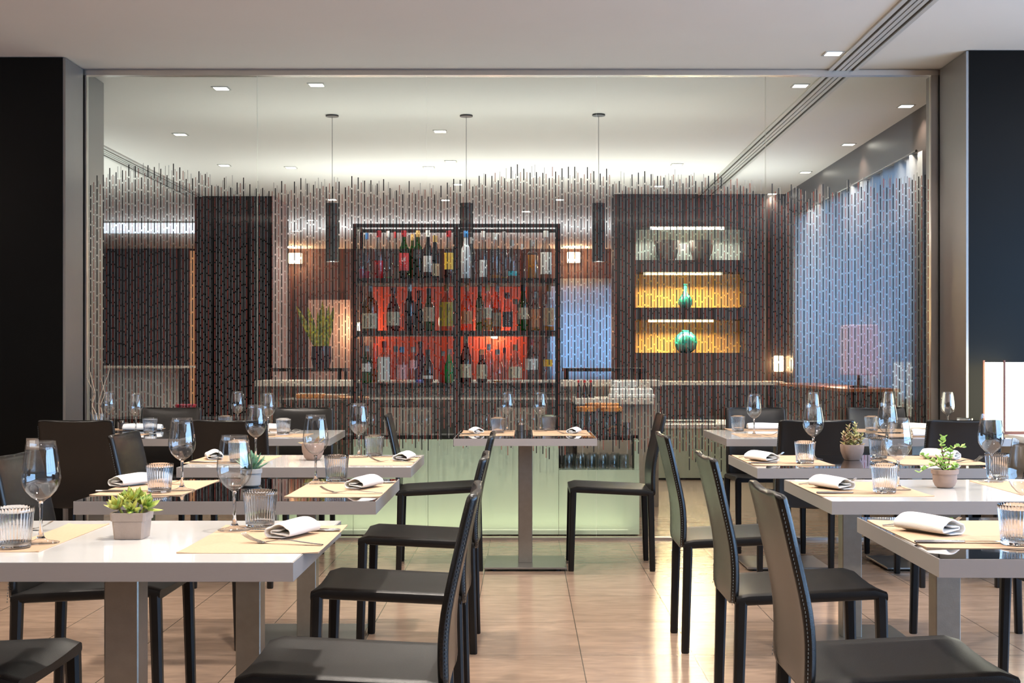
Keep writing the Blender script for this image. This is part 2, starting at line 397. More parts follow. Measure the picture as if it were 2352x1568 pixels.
# ceiling downlights
def downlight(X, Y, label, s=.092, e=0, grp='recessed square ceiling lights'):
    d = thing('downlight', label, 'ceiling light', (X, Y, ZC), 0, grp)
    bm = nb(); h = s/2+.012
    box(bm, -h, h, -h, -s/2, -.006, -.001); box(bm, -h, h, s/2, h, -.006, -.001)
    box(bm, -h, -s/2, -s/2, s/2, -.006, -.001); box(bm, s/2, h, -s/2, s/2, -.006, -.001)
    obj('frame', bm, MATS['vent_white_metal'], d)
    obj('diffuser', bx(-s/2, s/2, -s/2, s/2, -.004, -.002), glow, d)
    if e: light('downlight_beam', 'SPOT', (X, Y, ZC-.03), e, spot_size=math.radians(112), spot_blend=.45, shadow_soft_size=.045)
vis = [(508, 202, 'front left of the ceiling beyond the glass'), (727, 194, 'front row above the snake plant side'), (414, 308, 'above the left grille'),
       (1011, 301, 'between the first two pendant cords'), (515, 379, 'above the black pillar, with a halo'), (668, 384, 'right of the haloed one above the pillar'),
       (985, 384, 'just left of the middle pendant cord'), (1035, 370, 'highest of the trio by the middle pendant cord'), (1555, 377, 'left of the long grille end'),
       (1838, 196, 'right of the long grille near the rail'), (2081, 243, 'rightmost near the right pier'), (1949, 331, 'beside the dark wall edge right'),
       (1914, 122, 'in front of the glass left of the grille'), (1051, 423, 'above the middle post of the rack'), (1513, 427, 'above the lit niche'),
       (1773, 445, 'at the corner by the dark right wall'), (1850, 395, 'low beside the dark right wall'), (763, 458, 'right over the left pendant'),
       (1023, 459, 'over the rack left of its post'), (1208, 485, 'over the right half of the rack'), (1285, 458, 'between the rack and right pendant'),
       (678, 530, 'far back over the left plum wall'), (713, 505, 'far back beside the left pendant')]
for (x, y, s) in vis:
    Y = (ZC-CH)*F/(HY-y)
    e = 50 if y < 320 else (40 if y < 460 else 30)
    if (x, y) == (1914, 122): e = 70
    downlight((x-HX)/F*Y, Y, 'square recessed ceiling light '+s, e=e)
for X, E in ((-3.0, 110), (-.35, 250), (2.1, 170)):
    for Y in (1.1, 3.2, 5.5):
        light('dining_downlight', 'SPOT', (X, Y, ZC-.03), E*(1.0 if Y > 2 else .5), spot_size=math.radians(125), spot_blend=.5, shadow_soft_size=.05)
light('dining_downlight', 'SPOT', (-1.7, 6.7, ZC-.03), 130, spot_size=math.radians(125), spot_blend=.5, shadow_soft_size=.05)
light('dining_downlight', 'SPOT', (.3, 6.75, ZC-.03), 130, spot_size=math.radians(125), spot_blend=.5, shadow_soft_size=.05)

# ---------------------------------------------------------------- chairs
def back_rings():
    prof = [(.405, -.012), (.46, -.009), (.53, -.007), (.60, -.013), (.68, -.030), (.75, -.046), (.81, -.059), (.845, -.068), (.863, -.073), (.867, -.074)]
    rings = []; W2 = .205
    for k, (z, x) in enumerate(prof):
        t = k/(len(prof)-1); w = W2-(.004 if k == len(prof)-1 else 0)-.010*t
        th = .0145 if k < len(prof)-1 else .010
        r = []
        # front side from -w to w, then rear side back: rolled edges, panel pulled in between
        ys = [-1, -.96, -.9, -.82, -.5, 0, .5, .82, .9, .96, 1]
        for i, y in enumerate(ys):
            d = {0: .0, 1: .75, 2: 1, 3: .62}.get(min(i, 10-i), .5)
            sag = -.012*(1-y*y)*t
            lift = (.012*abs(y)**2.5-.008) if k >= len(prof)-2 else 0
            r.append((x+th*d+sag, w*y, z+lift))
        for i, y in list(enumerate(ys))[::-1][1:-1]:
            d = {0: .0, 1: .75, 2: 1, 3: .62}.get(min(i, 10-i), .5)
            sag = -.012*(1-y*y)*t
            lift = (.012*abs(y)**2.5-.008) if k >= len(prof)-2 else 0
            r.append((x-th*d+sag, w*y, z+lift))
        rings.append(r)
    return rings
def make_chair(label):
    t = thing('dining_chair', label, 'chair')
    o = obj('backrest', loft(nb(), back_rings()), leather_b, t, angle=60)
    sm = o.modifiers.new('round', 'SUBSURF'); sm.levels = 1; sm.render_levels = 1
    bm = nb(); rings = []
    N = 12
    for k in range(N+1):
        u = k/N; x = -.008+u*.463; top = .450+.022*u; W2 = .214
        if u > .93: top -= (u-.93)*.10
        bot = top-.034
        r = []
        ys = [-1, -.985, -.93, -.8, -.4, 0, .4, .8, .93, .985, 1]
        for i, y in enumerate(ys):
            j = min(i, 10-i); e = {0: -.016, 1: -.004, 2: .001, 3: -.001, 4: -.006, 5: -.008}[j]
            if 0 < u < 1: pass
            else: e -= .006
            r.append((x, W2*y, top+e))
        for i, y in list(enumerate(ys))[::-1][1:-1]:
            j = min(i, 10-i); e = {1: .006, 2: 0, 3: 0, 4: 0, 5: 0}.get(j, 0)
            r.append((x, W2*y, bot+e))
        rings.append(r)
    obj('seat', loft(bm, rings), leather, t, angle=50)
    def leg(fx, sy, splay):
        bm = nb(); rg = []
        for z, h in ((.0, .0135), (.004, .0155), (.2, .0165), (.40, .018), (.445 if fx > .2 else .43, .018)):
            cx = fx+splay*(1-z/.44); cy_ = sy*(.214-.018)
            c = h*.55
            rg.append([(cx+a, cy_+b, z) for a, b in ((h, -c), (h, c), (c, h), (-c, h), (-h, c), (-h, -c), (-c, -h), (c, -h))])
        return loft(bm, rg)
    for sy in (-1, 1):
        obj('leg', leg(.437, sy, .012), leather, t); obj('leg', leg(.008, sy, -.012), leather, t)
    for sy in (-1, 1):
        bm = nb()
        pts = [(z, x) for z, x in ((.41, -.012), (.46, -.009), (.53, -.007), (.60, -.013), (.68, -.030), (.75, -.046), (.81, -.059), (.845, -.068))]
        n = 46
        for q in range(n):
            zz = .42+(.84-.42)*q/n
            for (za, xa), (zb, xb) in zip(pts, pts[1:]):
                if za <= zz <= zb: xx = xa+(xb-xa)*(zz-za)/(zb-za)
            w = .205-.012*(zz-.405)/.46
            box(bm, xx-.010, xx-.0085, sy*w-.0012*sy-.001, sy*w-.0012*sy+.001, zz, zz+.005)
        obj('stitching', bm, stitch_m, t)['label'] = 'pale stitching along the back edge'
    return t
chairs = [  # x of rear legs, y centre, facing, label
 (-.190, 3.12, PI, 'black leather chair pulled up to the right of the nearest white table'),
 (-.200, 4.22, PI, 'black leather chair right of the black-topped second table, left row'),
 (-.205, 5.41, PI, 'black leather chair right of the third white table, left row'),
 (.655, 3.13, 0, 'black leather chair seen from behind, nearest on the right side'),
 (.660, 4.21, 0, 'black leather chair seen from behind, second in the right row'),
 (.650, 5.425, 0, 'black leather chair seen from behind, third in the right row'),
 (.712, 7.46, PI, 'black leather chair in profile right of the small middle table'),
 (-.70, 7.44, .0, 'black leather chair with bluish back left of the small middle table'),
 (-1.575, 3.10, 0, 'black leather chair whose seat corner shows at the bottom left'),
 (-1.58, 4.25, 0, 'black leather chair with bluish back at the left picture edge'),
 (-1.60, 5.47, 0, 'black leather chair with bluish back, left of the third white table'),
 (2.13, 4.39, PI, 'black leather chair right of the second white table, right row'),
 (2.12, 5.41, PI, 'black leather chair right of the third table, right row'),
 (-2.28, 6.72, PI/2, 'black leather chair, back turned, near side of the far left table'),
 (-1.50, 6.72, PI/2, 'black leather chair, back turned, near side of the far white table left'),
 (-2.27, 8.36, -PI/2, 'black leather chair against the glass behind the far left table'),
 (-1.42, 8.36, -PI/2, 'black leather chair against the glass behind the far white table left'),
 (1.495, 6.74, PI/2, 'black leather chair, back turned, at the far white table right'),
 (2.25, 6.74, PI/2, 'black leather chair, back turned, at the far corner table right'),
 (1.50, 8.38, -PI/2, 'black leather chair against the glass behind the far white table right'),
 (2.28, 8.38, -PI/2, 'black leather chair against the glass beside the right pier'),
]
c0 = None
for (x, y, rz, lab) in chairs:
    if c0 is None:
        c0 = make_chair(lab); c0['group'] = 'black leather dining chairs'; c0.location = (x, y, 0); c0.rotation_euler = (0, 0, rz)
    else: dup(c0, (x, y, 0), rz+(.05 if lab.endswith('small middle table') and x < 0 else 0), lab)

# ---------------------------------------------------------------- tables
TZ = .75
def make_table(name_label, x0, x1, y0, y1, top, rz=0, colw=.080):
    cx, cy_ = (x0+x1)/2, (y0+y1)/2; a, b = (x1-x0)/2, (y1-y0)/2
    t = thing('dining_table', name_label, 'table', (cx, cy_, 0), rz, 'square pedestal dining tables')
    obj('tabletop', bx(-a+.003, a-.003, -b+.003, b-.003, TZ-.02, TZ), top, t)
    bm = nb(); z0, z1 = TZ-.040, TZ-.0008
    box(bm, -a, a, -b, -b+.0025, z0, z1); box(bm, -a, a, b-.0025, b, z0, z1); box(bm, -a, -a+.0025, -b+.0025, b-.0025, z0, z1); box(bm, a-.0025, a, -b+.0025, b-.0025, z0, z1)
    box(bm, -a+.003, a-.003, -b+.003, b-.003, z0+.001, z0+.02)
    obj('edge_band', bm, edge_m, t)
    h = colw/2
    obj('column', bx(-h, h, -h, h, .02, z0+.001, bev=.003), col_m, t)
    w = .23
    bm = nb(); box(bm, -w, w, -w+.005, w-.005, .012, .022, bev=.001)
    bp = obj('base_plate', bm, base_m, t)
    bm = nb()
    for sx in (-1, 1):
        for sy in (-1, 1): lathe(bm, [(0, 0), (.018, 0), (.018, .012), (0, .012)], 12, sx*(w-.05), sy*(w-.05))
    obj('glide', bm, rubber, bp)
    return t
TN = {
 'T1': 'nearest white table', 'T2': 'second table, left row', 'T3': 'third table, left row',
 'C': 'small middle table', 'R1': 'nearest table at right', 'R2': 'second table, right row',
 'R3': 'third table, right row', 'T4a': 'far left black table', 'T4b': 'far white table at left',
 'R4a': 'far white table at right', 'R4b': 'far corner table at right'}
make_table('white-topped square dining table nearest the camera on the left', -1.392, -.480, 2.719, 3.432, white_top)
make_table('black glass-topped dining table second in the left row', -1.346, -.442, 3.903, 4.643, black_top)
make_table('white-topped dining table third in the left row', -1.368, -.444, 5.143, 5.82, white_top)
make_table('small black glass-topped table standing alone in the middle before the glass', -.379, .397, 7.047, 7.90, black_top)
make_table('black glass-topped table nearest the camera at the right edge', .888, 1.80, 2.761, 3.50, black_top, rz=-.02)
make_table('white-topped dining table second in the right row under the jade plant', .921, 1.825, 3.904, 4.62, white_top)
make_table('black glass-topped dining table third in the right row', .912, 1.815, 5.10, 5.82, black_top)
make_table('black-topped table at the far left by the left pier', -2.63, -1.85, 7.03, 7.88, black_top)
make_table('white-topped table at the far left before the glass', -1.83, -1.065, 7.05, 7.90, white_top, rz=.04)
make_table('white-topped table at the far right before the glass', 1.09, 1.858, 7.02, 7.93, white_top)
make_table('black-topped table in the far right corner beside the pier', 1.866, 2.63, 7.02, 7.93, black_top)

# ---------------------------------------------------------------- glassware
def make_wine(label):
    t = thing('wine_glass', label, 'wine glass', group='wine glasses on the tables')
    out = [(.0047, .094), (.010, .099), (.022, .107), (.034, .120), (.041, .134), (.0437, .149), (.0425, .168), (.0392, .192), (.0355, .215), (.0325, .234)]
    inn = [(r-.0011, z) for r, z in out[::-1][:-2]]+[(.012, .1035), (0, .1005)]
    obj('bowl', lathe(nb(), out+[(.0319, .2344)]+inn, 40), GB, t, angle=70)
    st = [(0, .0985), (.006, .0955), (.0046, .088), (.0038, .07), (.0036, .045), (.0042, .03), (.0065, .018), (.010, .012)]
    obj('stem', lathe(nb(), st+[(0, .0118)], 20), MATS['fluted_glass'], t, angle=80)
    obj('foot', lathe(nb(), [(0, .0116), (.0095, .0112), (.016, .0075), (.028, .0042), (.0395, .0024), (.0412, .0014), (.0405, .0004), (0, .0004)], 36), GB, t, angle=60)
    return t
def make_tumbler(label):
    t = thing('tumbler', label, 'tumbler', group='fluted water tumblers on the tables')
    n = 160
    out = [(.0352, .003), (.0362, .010), (.0375, .028), (.040, .055), (.0425, .080), (.0432, .091)]
    inn = [(.0424, .0915), (.0415, .088), (.0405, .078), (.0375, .05), (.0350, .026), (.0330, .013)]
    mod = lambda k, i: (1 if (k < 7 or k > 11) else 1-.055*(.5+.5*math.cos(i*2*PI*32/n)))
    obj('wall', lathe(nb(), out+inn, n, mod=mod), GW, t, angle=70)
    obj('base', lathe(nb(), [(0, .0115), (.0325, .0125), (.0350, .010), (.0352, .0035), (.0335, .0006), (.028, .0004), (.024, .002), (0, .0022)], 48), GS, t, angle=60)
    return t
wines = [  # (px, py of foot, table, words)
 (94, 1247, 'T1', 'left place'), (538.5, 1217, 'T1', 'right place'),
 (418, 1126, 'T2', 'left place'), (725, 1110, 'T2', 'right place'),
 (587.5, 1058, 'T3', 'left place'), (824, 1050, 'T3', 'right place'),
 (1165, 990.5, 'C', 'left place'), (1241, 990, 'C', 'right place'),
 (2358, 1234, 'R1', 'left place'),
 (2063, 1124.5, 'R2', 'left place'), (2276, 1106, 'R2', 'right place'),
 (1868, 1055, 'R3', 'left place'), (2038, 1047, 'R3', 'right place'),
 (250, 987, 'T4a', 'far place'), (312, 996, 'T4a', 'near place'),
 (546, 987, 'T4b', 'far place'), (616, 996, 'T4b', 'near place'),
 (1732, 1001, 'R4a', 'near place'), (1868, 990, 'R4a', 'far place'),
 (2041, 988, 'R4b', 'far place'), (2177, 991, 'R4b', 'right side')]
tumblers = [
 (33, 1257, 'T1', 'left place'), (597.5, 1208.5, 'T1', 'right place'),
 (367, 1130, 'T2', 'left place'), (773, 1105, 'T2', 'right place'),
 (548, 1061, 'T3', 'left place'), (860, 1047, 'T3', 'right place'),
 (1144, 994, 'C', 'left place'), (1261, 988, 'C', 'right place'),
 (2336, 1250, 'R1', 'left place'),
 (2032, 1131, 'R2', 'left place'), (2291, 1100, 'R2', 'right place'),
 (1849, 1064, 'R3', 'left place'), (2018, 1052, 'R3', 'right place'),
 (345, 995, 'T4a', 'near place'), (651, 997, 'T4b', 'near place'), (518, 989, 'T4b', 'far place'),
 (1695, 989, 'R4a', 'near place'), (2002, 990, 'R4b', 'far place'), (2216, 997, 'R4b', 'right side')]
w0 = t0 = None
MT = .0016                     # things stand on the paper mats
for (x, y, tb, s) in wines:
    lab = 'empty stemmed wine glass at the %s of the %s' % (s, TN[tb]); p = P(x, y, TZ+MT)
    if w0 is None: w0 = make_wine(lab); w0.location = p
    else: dup(w0, p, 0, lab)
for (x, y, tb, s) in tumblers:
    lab = 'fluted clear tumbler at the %s of the %s' % (s, TN[tb]); p = P(x, y, TZ+MT)
    if t0 is None: t0 = make_tumbler(lab); t0.location = p
    else: dup(t0, p, random.Random(x).uniform(0, 1), lab)

# ---------------------------------------------------------------- place mats, napkins, cutlery
def mat_box(px, py, qx, qy, label, rz=0):
    """mat between two opposite corners on the table plane: front-left pixel, back-right pixel"""
    a = P(px, py, TZ); b = P(qx, qy, TZ)
    cx, cy_ = (a[0]+b[0])/2, (a[1]+b[1])/2; w, d = abs(b[0]-a[0])/2, abs(b[1]-a[1])/2
    bm = nb(); n = 10; rings = []
    bot = [[bm.verts.new((-w+2*w*i/n, -d+2*d*j/n, .0004)) for j in range(n+1)] for i in range(n+1)]
    def top(i, j):
        u, v = abs(2*i/n-1), abs(2*j/n-1); return .0011+.0025*(u*v)**6
    tp = [[bm.verts.new((-w+2*w*i/n, -d+2*d*j/n, top(i, j))) for j in range(n+1)] for i in range(n+1)]
    for i in range(n):
        for j in range(n):
            bm.faces.new((tp[i][j], tp[i+1][j], tp[i+1][j+1], tp[i][j+1])); bm.faces.new((bot[i][j], bot[i][j+1], bot[i+1][j+1], bot[i+1][j]))
    for i in range(n):
        bm.faces.new((bot[i][0], bot[i+1][0], tp[i+1][0], tp[i][0])); bm.faces.new((bot[i+1][n], bot[i][n], tp[i][n], tp[i+1][n]))
        bm.faces.new((bot[0][i+1], bot[0][i], tp[0][i], tp[0][i+1])); bm.faces.new((bot[n][i], bot[n][i+1], tp[n][i+1], tp[n][i]))
    o = obj('placemat', bm, kraft); o.location = (cx, cy_, TZ); o.rotation_euler = (0, 0, rz)
    return tag(o, label, 'placemat', 'kraft paper placemats')
for (a, b, c, d, tb, s) in [
 (-20, 1268, 251, 1204, 'T1', 'left'), (405, 1271, 798, 1207.8, 'T1', 'right'),
 (205, 1138, 504, 1103.6, 'T2', 'left'), (652.5, 1142, 910, 1106, 'T2', 'right'),
 (418, 1065, 647, 1047, 'T3', 'left'), (762, 1068.5, 967, 1048, 'T3', 'right'),
 (1055, 1000.5, 1182.6, 989, 'C', 'left'), (1224, 1000.5, 1347, 988.5, 'C', 'right'),
 (2129, 1260, 2400, 1196, 'R1', 'left'), (1887, 1140.6, 2045, 1107, 'R2', 'left'), (2346, 1137, 2440, 1105, 'R2', 'right'),
 (1731, 1069, 1850, 1046, 'R3', 'left'), (2076, 1068, 2190, 1047, 'R3', 'right'),
 (200, 988, 380, 984, 'T4a', 'far'), (190, 1003, 345, 996, 'T4a', 'near'), (515, 988.5, 655, 984.5, 'T4b', 'far'), (560, 1003.5, 720, 996, 'T4b', 'near'),
 (1680, 990, 1800, 984.5, 'R4a', 'far'), (1701, 1003.5, 1880, 996, 'R4a', 'near'), (1969, 992, 2120, 985, 'R4b', 'far'), (2045, 1003.5, 2200, 996, 'R4b', 'near')]:
    mat_box(a, b, c, d, 'kraft paper placemat at the %s place of the %s' % (s, TN[tb]))

def make_napkin(label, L=.15, Wd=.074, H=.043):
    """thick folded cloth: a ribbon rolled in the cross-section, extruded along the napkin"""
    path = []
    def arc(cx, cz, r, a0, a1, n, sx=1.0):
        for i in range(n+1):
            a = a0+(a1-a0)*i/n; path.append((cx+sx*r*math.cos(a), cz+r*math.sin(a)))
    w = Wd/2
    path.append((-w*.9, .0035)); path.append((w*.75, .0035)); arc(w*.75, .0035+.010, .010, -PI/2, PI/2, 6)
    path.append((0, .0245)); arc(-w*.68, .0165, .009, PI/2, PI*1.5, 6); path.append((-.1*w, .0095))
    path.append((w*.45, .0105)); arc(w*.45, .0145, .004, -PI/2, PI/2, 4); path.append((-w*.3, .0175))
    outer = [(-w*.8, .0045)]
    path2 = []
    # outer envelope
    def arc2(cx, cz, r, a0, a1, n, sx=1.0):
        for i in range(n+1):
            a = a0+(a1-a0)*i/n; path2.append((cx+sx*r*math.cos(a), cz+r*math.sin(a)))
    path2.append((w*.55, .0028)); path2.append((-w*.6, .003)); arc2(-w*.66, .0165, .0135, -PI/2, -PI*1.5, 8)
    path2.append((-w*.2, H*.94)); path2.append((w*.2, H)); path2.append((w*.6, H*.86)); arc2(w*.68, .0185, .0125, PI/2*.9, -PI/2*.6, 6)
    path2.append((w*.62, .0125)); path2.append((0, .0135)); path2.append((-w*.42, .0155)); arc2(-w*.42, .0195, .004, -PI/2, -PI*1.4, 4); path2.append((w*.3, .0235))
    pts = path2; th = .0058; n = 9
    bm = nb(); rows = []
    for k in range(n+1):
        u = k/n-.5; sc = 1-.07*math.cos(u*5)*.5+.05*u; hz = 1+.07*math.sin(u*4+1)-.55*max(0, abs(u)-.46)
        row = []
        for i, (x, z) in enumerate(pts):
            a = pts[max(i-1, 0)]; b = pts[min(i+1, len(pts)-1)]
            dx, dz = b[0]-a[0], b[1]-a[1]; l = math.hypot(dx, dz) or 1; nx, nz = -dz/l, dx/l
            wob = .0012*math.sin(i*1.7+k*.9)
            row.append(((x+nx*th/2)*sc, u*L, max(.0006, (z+nz*th/2+wob)*hz), (x-nx*th/2)*sc, max(.0006, (z-nz*th/2+wob)*hz)))
        rows.append(row)
    A = [[bm.verts.new((r[0], r[1], r[2])) for r in row] for row in rows]
    B = [[bm.verts.new((r[3], r[1], r[4])) for r in row] for row in rows]
    m = len(pts)
    for k in range(n):
        for i in range(m-1):
            bm.faces.new((A[k][i], A[k][i+1], A[k+1][i+1], A[k+1][i])); bm.faces.new((B[k][i], B[k+1][i], B[k+1][i+1], B[k][i+1]))
        for i in (0, m-1): bm.faces.new((A[k][i], A[k+1][i], B[k+1][i], B[k][i]))
    for k in (0, n):
        for i in range(m-1): bm.faces.new((A[k][i], B[k][i], B[k][i+1], A[k][i+1]))
    o = obj('napkin', bm, linen, angle=70); sm = o.modifiers.new('soft', 'SUBSURF'); sm.levels = 1; sm.render_levels = 1
    return tag(o, label, 'napkin', 'folded white napkins')
naps = [  # px, py centre of base, rotation, x-mirror, table, place, scale
 (672, 1229, -.38, 1, 'T1', 'right', 1), (300, 1114, -.5, 1, 'T2', 'left', 1.0), (836, 1119, -.38, 1, 'T2', 'right', 1), (492, 1053, .3, 1, 'T3', 'left', .95),
 (928, 1056, -.2, 1, 'T3', 'right', .92), (1094, 994, .3, 1, 'C', 'left', .85), (1318, 994, -.3, 1, 'C', 'right', .85),
 (2134, 1222, .55, -1, 'R1', 'left', 1.12), (1910, 1121, .5, -1, 'R2', 'left', 1.05), (1750, 1058, .5, -1, 'R3', 'left', 1.05), (2160, 1054, .9, -1, 'R3', 'right', 1.1)]
n0 = None
for (x, y, rz, mx, tb, s, sc) in naps:
    lab = 'folded white napkin at the %s place of the %s' % (s, TN[tb]); p = P(x, y, TZ+.0022)
    if n0 is None: o = n0 = make_napkin(lab)
    else: o = n0.copy(); COL.objects.link(o); o['label'] = lab
    o.location = p; o.rotation_euler = (0, 0, rz); o.scale = (mx*sc*.92, sc*.92, sc*.86)
for (x, y, rz, tb, s, L) in [(328, 987.5, PI/2+.03, 'T4a', 'far', .235), (612, 986.5, PI/2-.05, 'T4b', 'far', .16), (1760, 985.5, PI/2, 'R4a', 'far', .235), (2102, 985.5, PI/2-.1, 'R4b', 'far', .16), (2112, 1001, PI/2, 'R4b', 'near', .09)]:
    o = n0.copy(); COL.objects.link(o); o['label'] = 'rolled white napkin at the %s place of the %s' % (s, TN[tb])
    o.location = P(x, y, TZ+.0022); o.rotation_euler = (0, 0, rz); o.scale = (.72, L/.15, .85)

def make_fork(label):
    """fork along +x, tines up at the +x end"""
    t = thing('fork', label, 'fork', group='stainless forks')
    zf = [(-.100, .0012), (-.06, .0045), (-.02, .0085), (.01, .0080), (.035, .0035), (.048, .0016), (.06, .0022)]
    rings = []
    for i, (x, z) in enumerate(zf):
        w = [.0075, .0068, .0045, .0034, .0042, .0105, .0115][i]; h = .0011
        if i == 0: w = .005
        rings.append([(x, -w, z), (x, -w*.6, z+h), (x, w*.6, z+h), (x, w, z), (x, w*.6, z-h*.6), (x, -w*.6, z-h*.6)])
    obj('handle', loft(nb(), rings), cutlery, t, angle=60)
    bm = nb()
    for k in range(4):
        y = -.0095+k*.0063
        rings = []
        for x, z, w in ((.058, .0020, .0022), (.075, .006, .0018), (.09, .013, .0015), (.100, .020, .0006)):
            rings.append([(x, y-w, z), (x, y+w, z), (x, y+w, z+.0016), (x, y-w, z+.0016)])
        loft(bm, rings)
    obj('tines', bm, cutlery, t, angle=60)
    return t
def make_knife(label):
    t = thing('knife', label, 'knife', group='stainless table knives')
    rings = []
    for x, w, h in ((-.115, .004, .002), (-.113, .0075, .003), (-.07, .008, .0035), (-.02, .006, .003), (.0, .0055, .0026)):
        rings.append([(x, -w, .003), (x, -w*.5, .003+h), (x, w*.5, .003+h), (x, w, .003), (x, w*.5, .003-h*.8), (x, -w*.5, .003-h*.8)])
    obj('handle', loft(nb(), rings), cutlery, t, angle=50)
    rings = []
    for x, a, b in ((-.002, -.005, .0055), (.02, -.0065, .0075), (.06, -.0068, .0085), (.09, -.006, .0080), (.106, -.0025, .0045), (.110, .0008, .0012)):
        rings.append([(x, a, .0032), (x, b, .0026), (x, b, .0036), (x, a, .0050)])
    obj('blade', loft(nb(), rings), cutlery, t, angle=40)
    return t
forks = [  # tip px,py ; end px,py
 (531, 1243, 741, 1252, 'T1', 'right'), (139, 1216, -60, 1214, 'T1', 'left'), (729, 1131, 878, 1133, 'T2', 'right'), (432, 1111, 290, 1110, 'T2', 'left'),
 (834, 1059, 952, 1062, 'T3', 'right'), (1268, 994.5, 1350, 997, 'C', 'right'), (2222, 1206, 2027, 1207, 'R1', 'left'),
 (1975, 1111, 1834, 1112, 'R2', 'left'), (1798, 1049, 1697, 1050, 'R3', 'left'), (2252, 1058, 2190, 1063, 'R3', 'right')]
knives = [
 (570, 1219, 780, 1219, 'T1', 'right'), (730, 1109, 905, 1109, 'T2', 'right'), (270, 1129, 221, 1129, 'T2', 'left'), (560, 1062, 436, 1062, 'T3', 'left'),
 (850, 1049, 968, 1050, 'T3', 'right'), (1140, 997, 1056, 997, 'C', 'left'), (2295, 1246, 2103, 1246, 'R1', 'left'), (2004, 1133, 1877, 1133, 'R2', 'left'), (1827, 1064, 1721, 1064, 'R3', 'left')]
f0 = k0_ = None
for src, nm in ((forks, 'fork'), (knives, 'knife')):
    first = None
    for (ax, ay, bx_, by, tb, s) in src:
        a = Vector(P(ax, ay, TZ+.0022)); b = Vector(P(bx_, by, TZ+.0022)); d = a-b; rz = math.atan2(d.y, d.x)
        half = .1 if nm == 'fork' else .113
        c = b+d.normalized()*half
        lab = 'stainless %s beside the napkin at the %s place of the %s' % (nm, s, TN[tb])
        if first is None:
            first = make_fork(lab) if nm == 'fork' else make_knife(lab)
            first.location = c; first.rotation_euler = (0, 0, rz)
            if nm == 'fork': f0 = first
            else: k0_ = first
        else: dup(first, c, rz, lab)
for (x, y, rz, tb, s) in [(390, 989.5, PI/2+.2, 'T4a', 'far'), (676, 989, PI/2-.2, 'T4b', 'far'), (1745, 1000, -.5+PI, 'R4a', 'near')]:
    dup(f0, P(x, y, TZ+.0022), rz-PI, 'fork with tines towards the viewer, %s place of the %s' % (s, TN[tb]))
dup(k0_, P(632, 1000, TZ+.0022), .7, 'stainless knife at the near place of the far white table at left')
dup(k0_, P(1800, 990, TZ+.0022), PI/2, 'stainless knife at the far place of the far white table at right')

# ---------------------------------------------------------------- potted plants
def succ_mat(name, a, b):
    m = bpy.data.materials.new(name); m.use_nodes = True; nt = m.node_tree; p = nt.nodes['Principled BSDF']
    tc = nt.nodes.new('ShaderNodeTexCoord'); n = nt.nodes.new('ShaderNodeTexNoise'); n.inputs['Scale'].default_value = 38; n.inputs['Detail'].default_value = 2
    nt.links.new(tc.outputs['Object'], n.inputs['Vector'])
    r = nt.nodes.new('ShaderNodeValToRGB'); r.color_ramp.elements[0].position = .38; r.color_ramp.elements[0].color = (*a, 1)
    r.color_ramp.elements[1].position = .62; r.color_ramp.elements[1].color = (*b, 1)
    nt.links.new(n.outputs[0], r.inputs[0]); nt.links.new(r.outputs[0], p.inputs['Base Color'])
    p.inputs['Roughness'].default_value = .38; p.inputs['Subsurface Weight'].default_value = .08
    p.inputs['Subsurface Radius'].default_value = (.004, .006, .002)
    MATS[name] = m; return m
sm1 = succ_mat('yellow_green_leaf', (.19, .30, .04), (.58, .56, .14))
sm2 = succ_mat('grey_green_leaf', (.08, .20, .10), (.22, .36, .22))
sm3 = succ_mat('olive_red_leaf', (.34, .36, .12), (.30, .17, .10))
sm4 = succ_mat('bright_green_leaf', (.16, .36, .04), (.42, .60, .16))
sm5 = succ_mat('snake_plant_leaf', (.10, .16, .02), (.55, .50, .05))
stem_m = mat('brown_stem', (.15, .05, .035), .7)

def rosette(bm, c, r, n, rr, axis=(0, 0, 1)):
    ax = Vector(axis).normalized(); q = Vector((0, 0, 1)).rotation_difference(ax)
    for k in range(n):
        t = k/n; a = k*2.39996; el = .25+1.15*t; L = r*(1-.45*t)
        d = q @ Vector((math.cos(a)*math.cos(el), math.sin(a)*math.cos(el), math.sin(el)))
        leaf(bm, Vector(c)+ax*.006*t, d, L*rr.uniform(.9, 1.1), L*.42, curl=.22, thick=.16, n=5, up=ax)
def pot_square(x, y, label, sq=.036):
    t = thing('potted_succulent', label, 'potted plant', (x, y, TZ), .02, 'little potted succulents')
    def sqr(h, z, b=.12): 
        c = h*(1-b); return [(h, -c, z), (h, c, z), (c, h, z), (-c, h, z), (-h, c, z), (-h, -c, z), (-c, -h, z), (c, -h, z)]
    rings = [sqr(.034, .0008), sqr(.0375, .043), sqr(.0405, .0435), sqr(.0418, .0625), sqr(.037, .0625), sqr(.0345, .05), sqr(.031, .004)]
    o = obj('pot', loft(nb(), rings), clay, t, angle=25)
    obj('soil', loft(nb(), [sqr(.0335, .046), sqr(.0355, .054)]), soil, t)
    rr = random.Random(4); bm = nb()
    for (cx, cy_, cz, r, n, ax) in [(-.026, -.012, .066, .036, 15, (-.5, -.3, 1)), (.030, -.006, .066, .034, 15, (.6, -.3, 1)), (-.002, .005, .080, .036, 17, (-.1, -.4, 1)), (.012, .02, .074, .038, 14, (.3, .4, 1)), (-.018, .02, .072, .032, 13, (-.4, .5, 1)), (.004, -.022, .064, .026, 11, (.1, -.9, .8))]:
        rosette(bm, (cx*1.1, cy_, cz+.004), r*1.16, n, rr, ax); tube(bm, [(cx*.6, cy_*.6, .05), (cx, cy_, cz+.004)], [.004, .003], 6)
    obj('foliage', bm, sm1, t, angle=60)
    return t
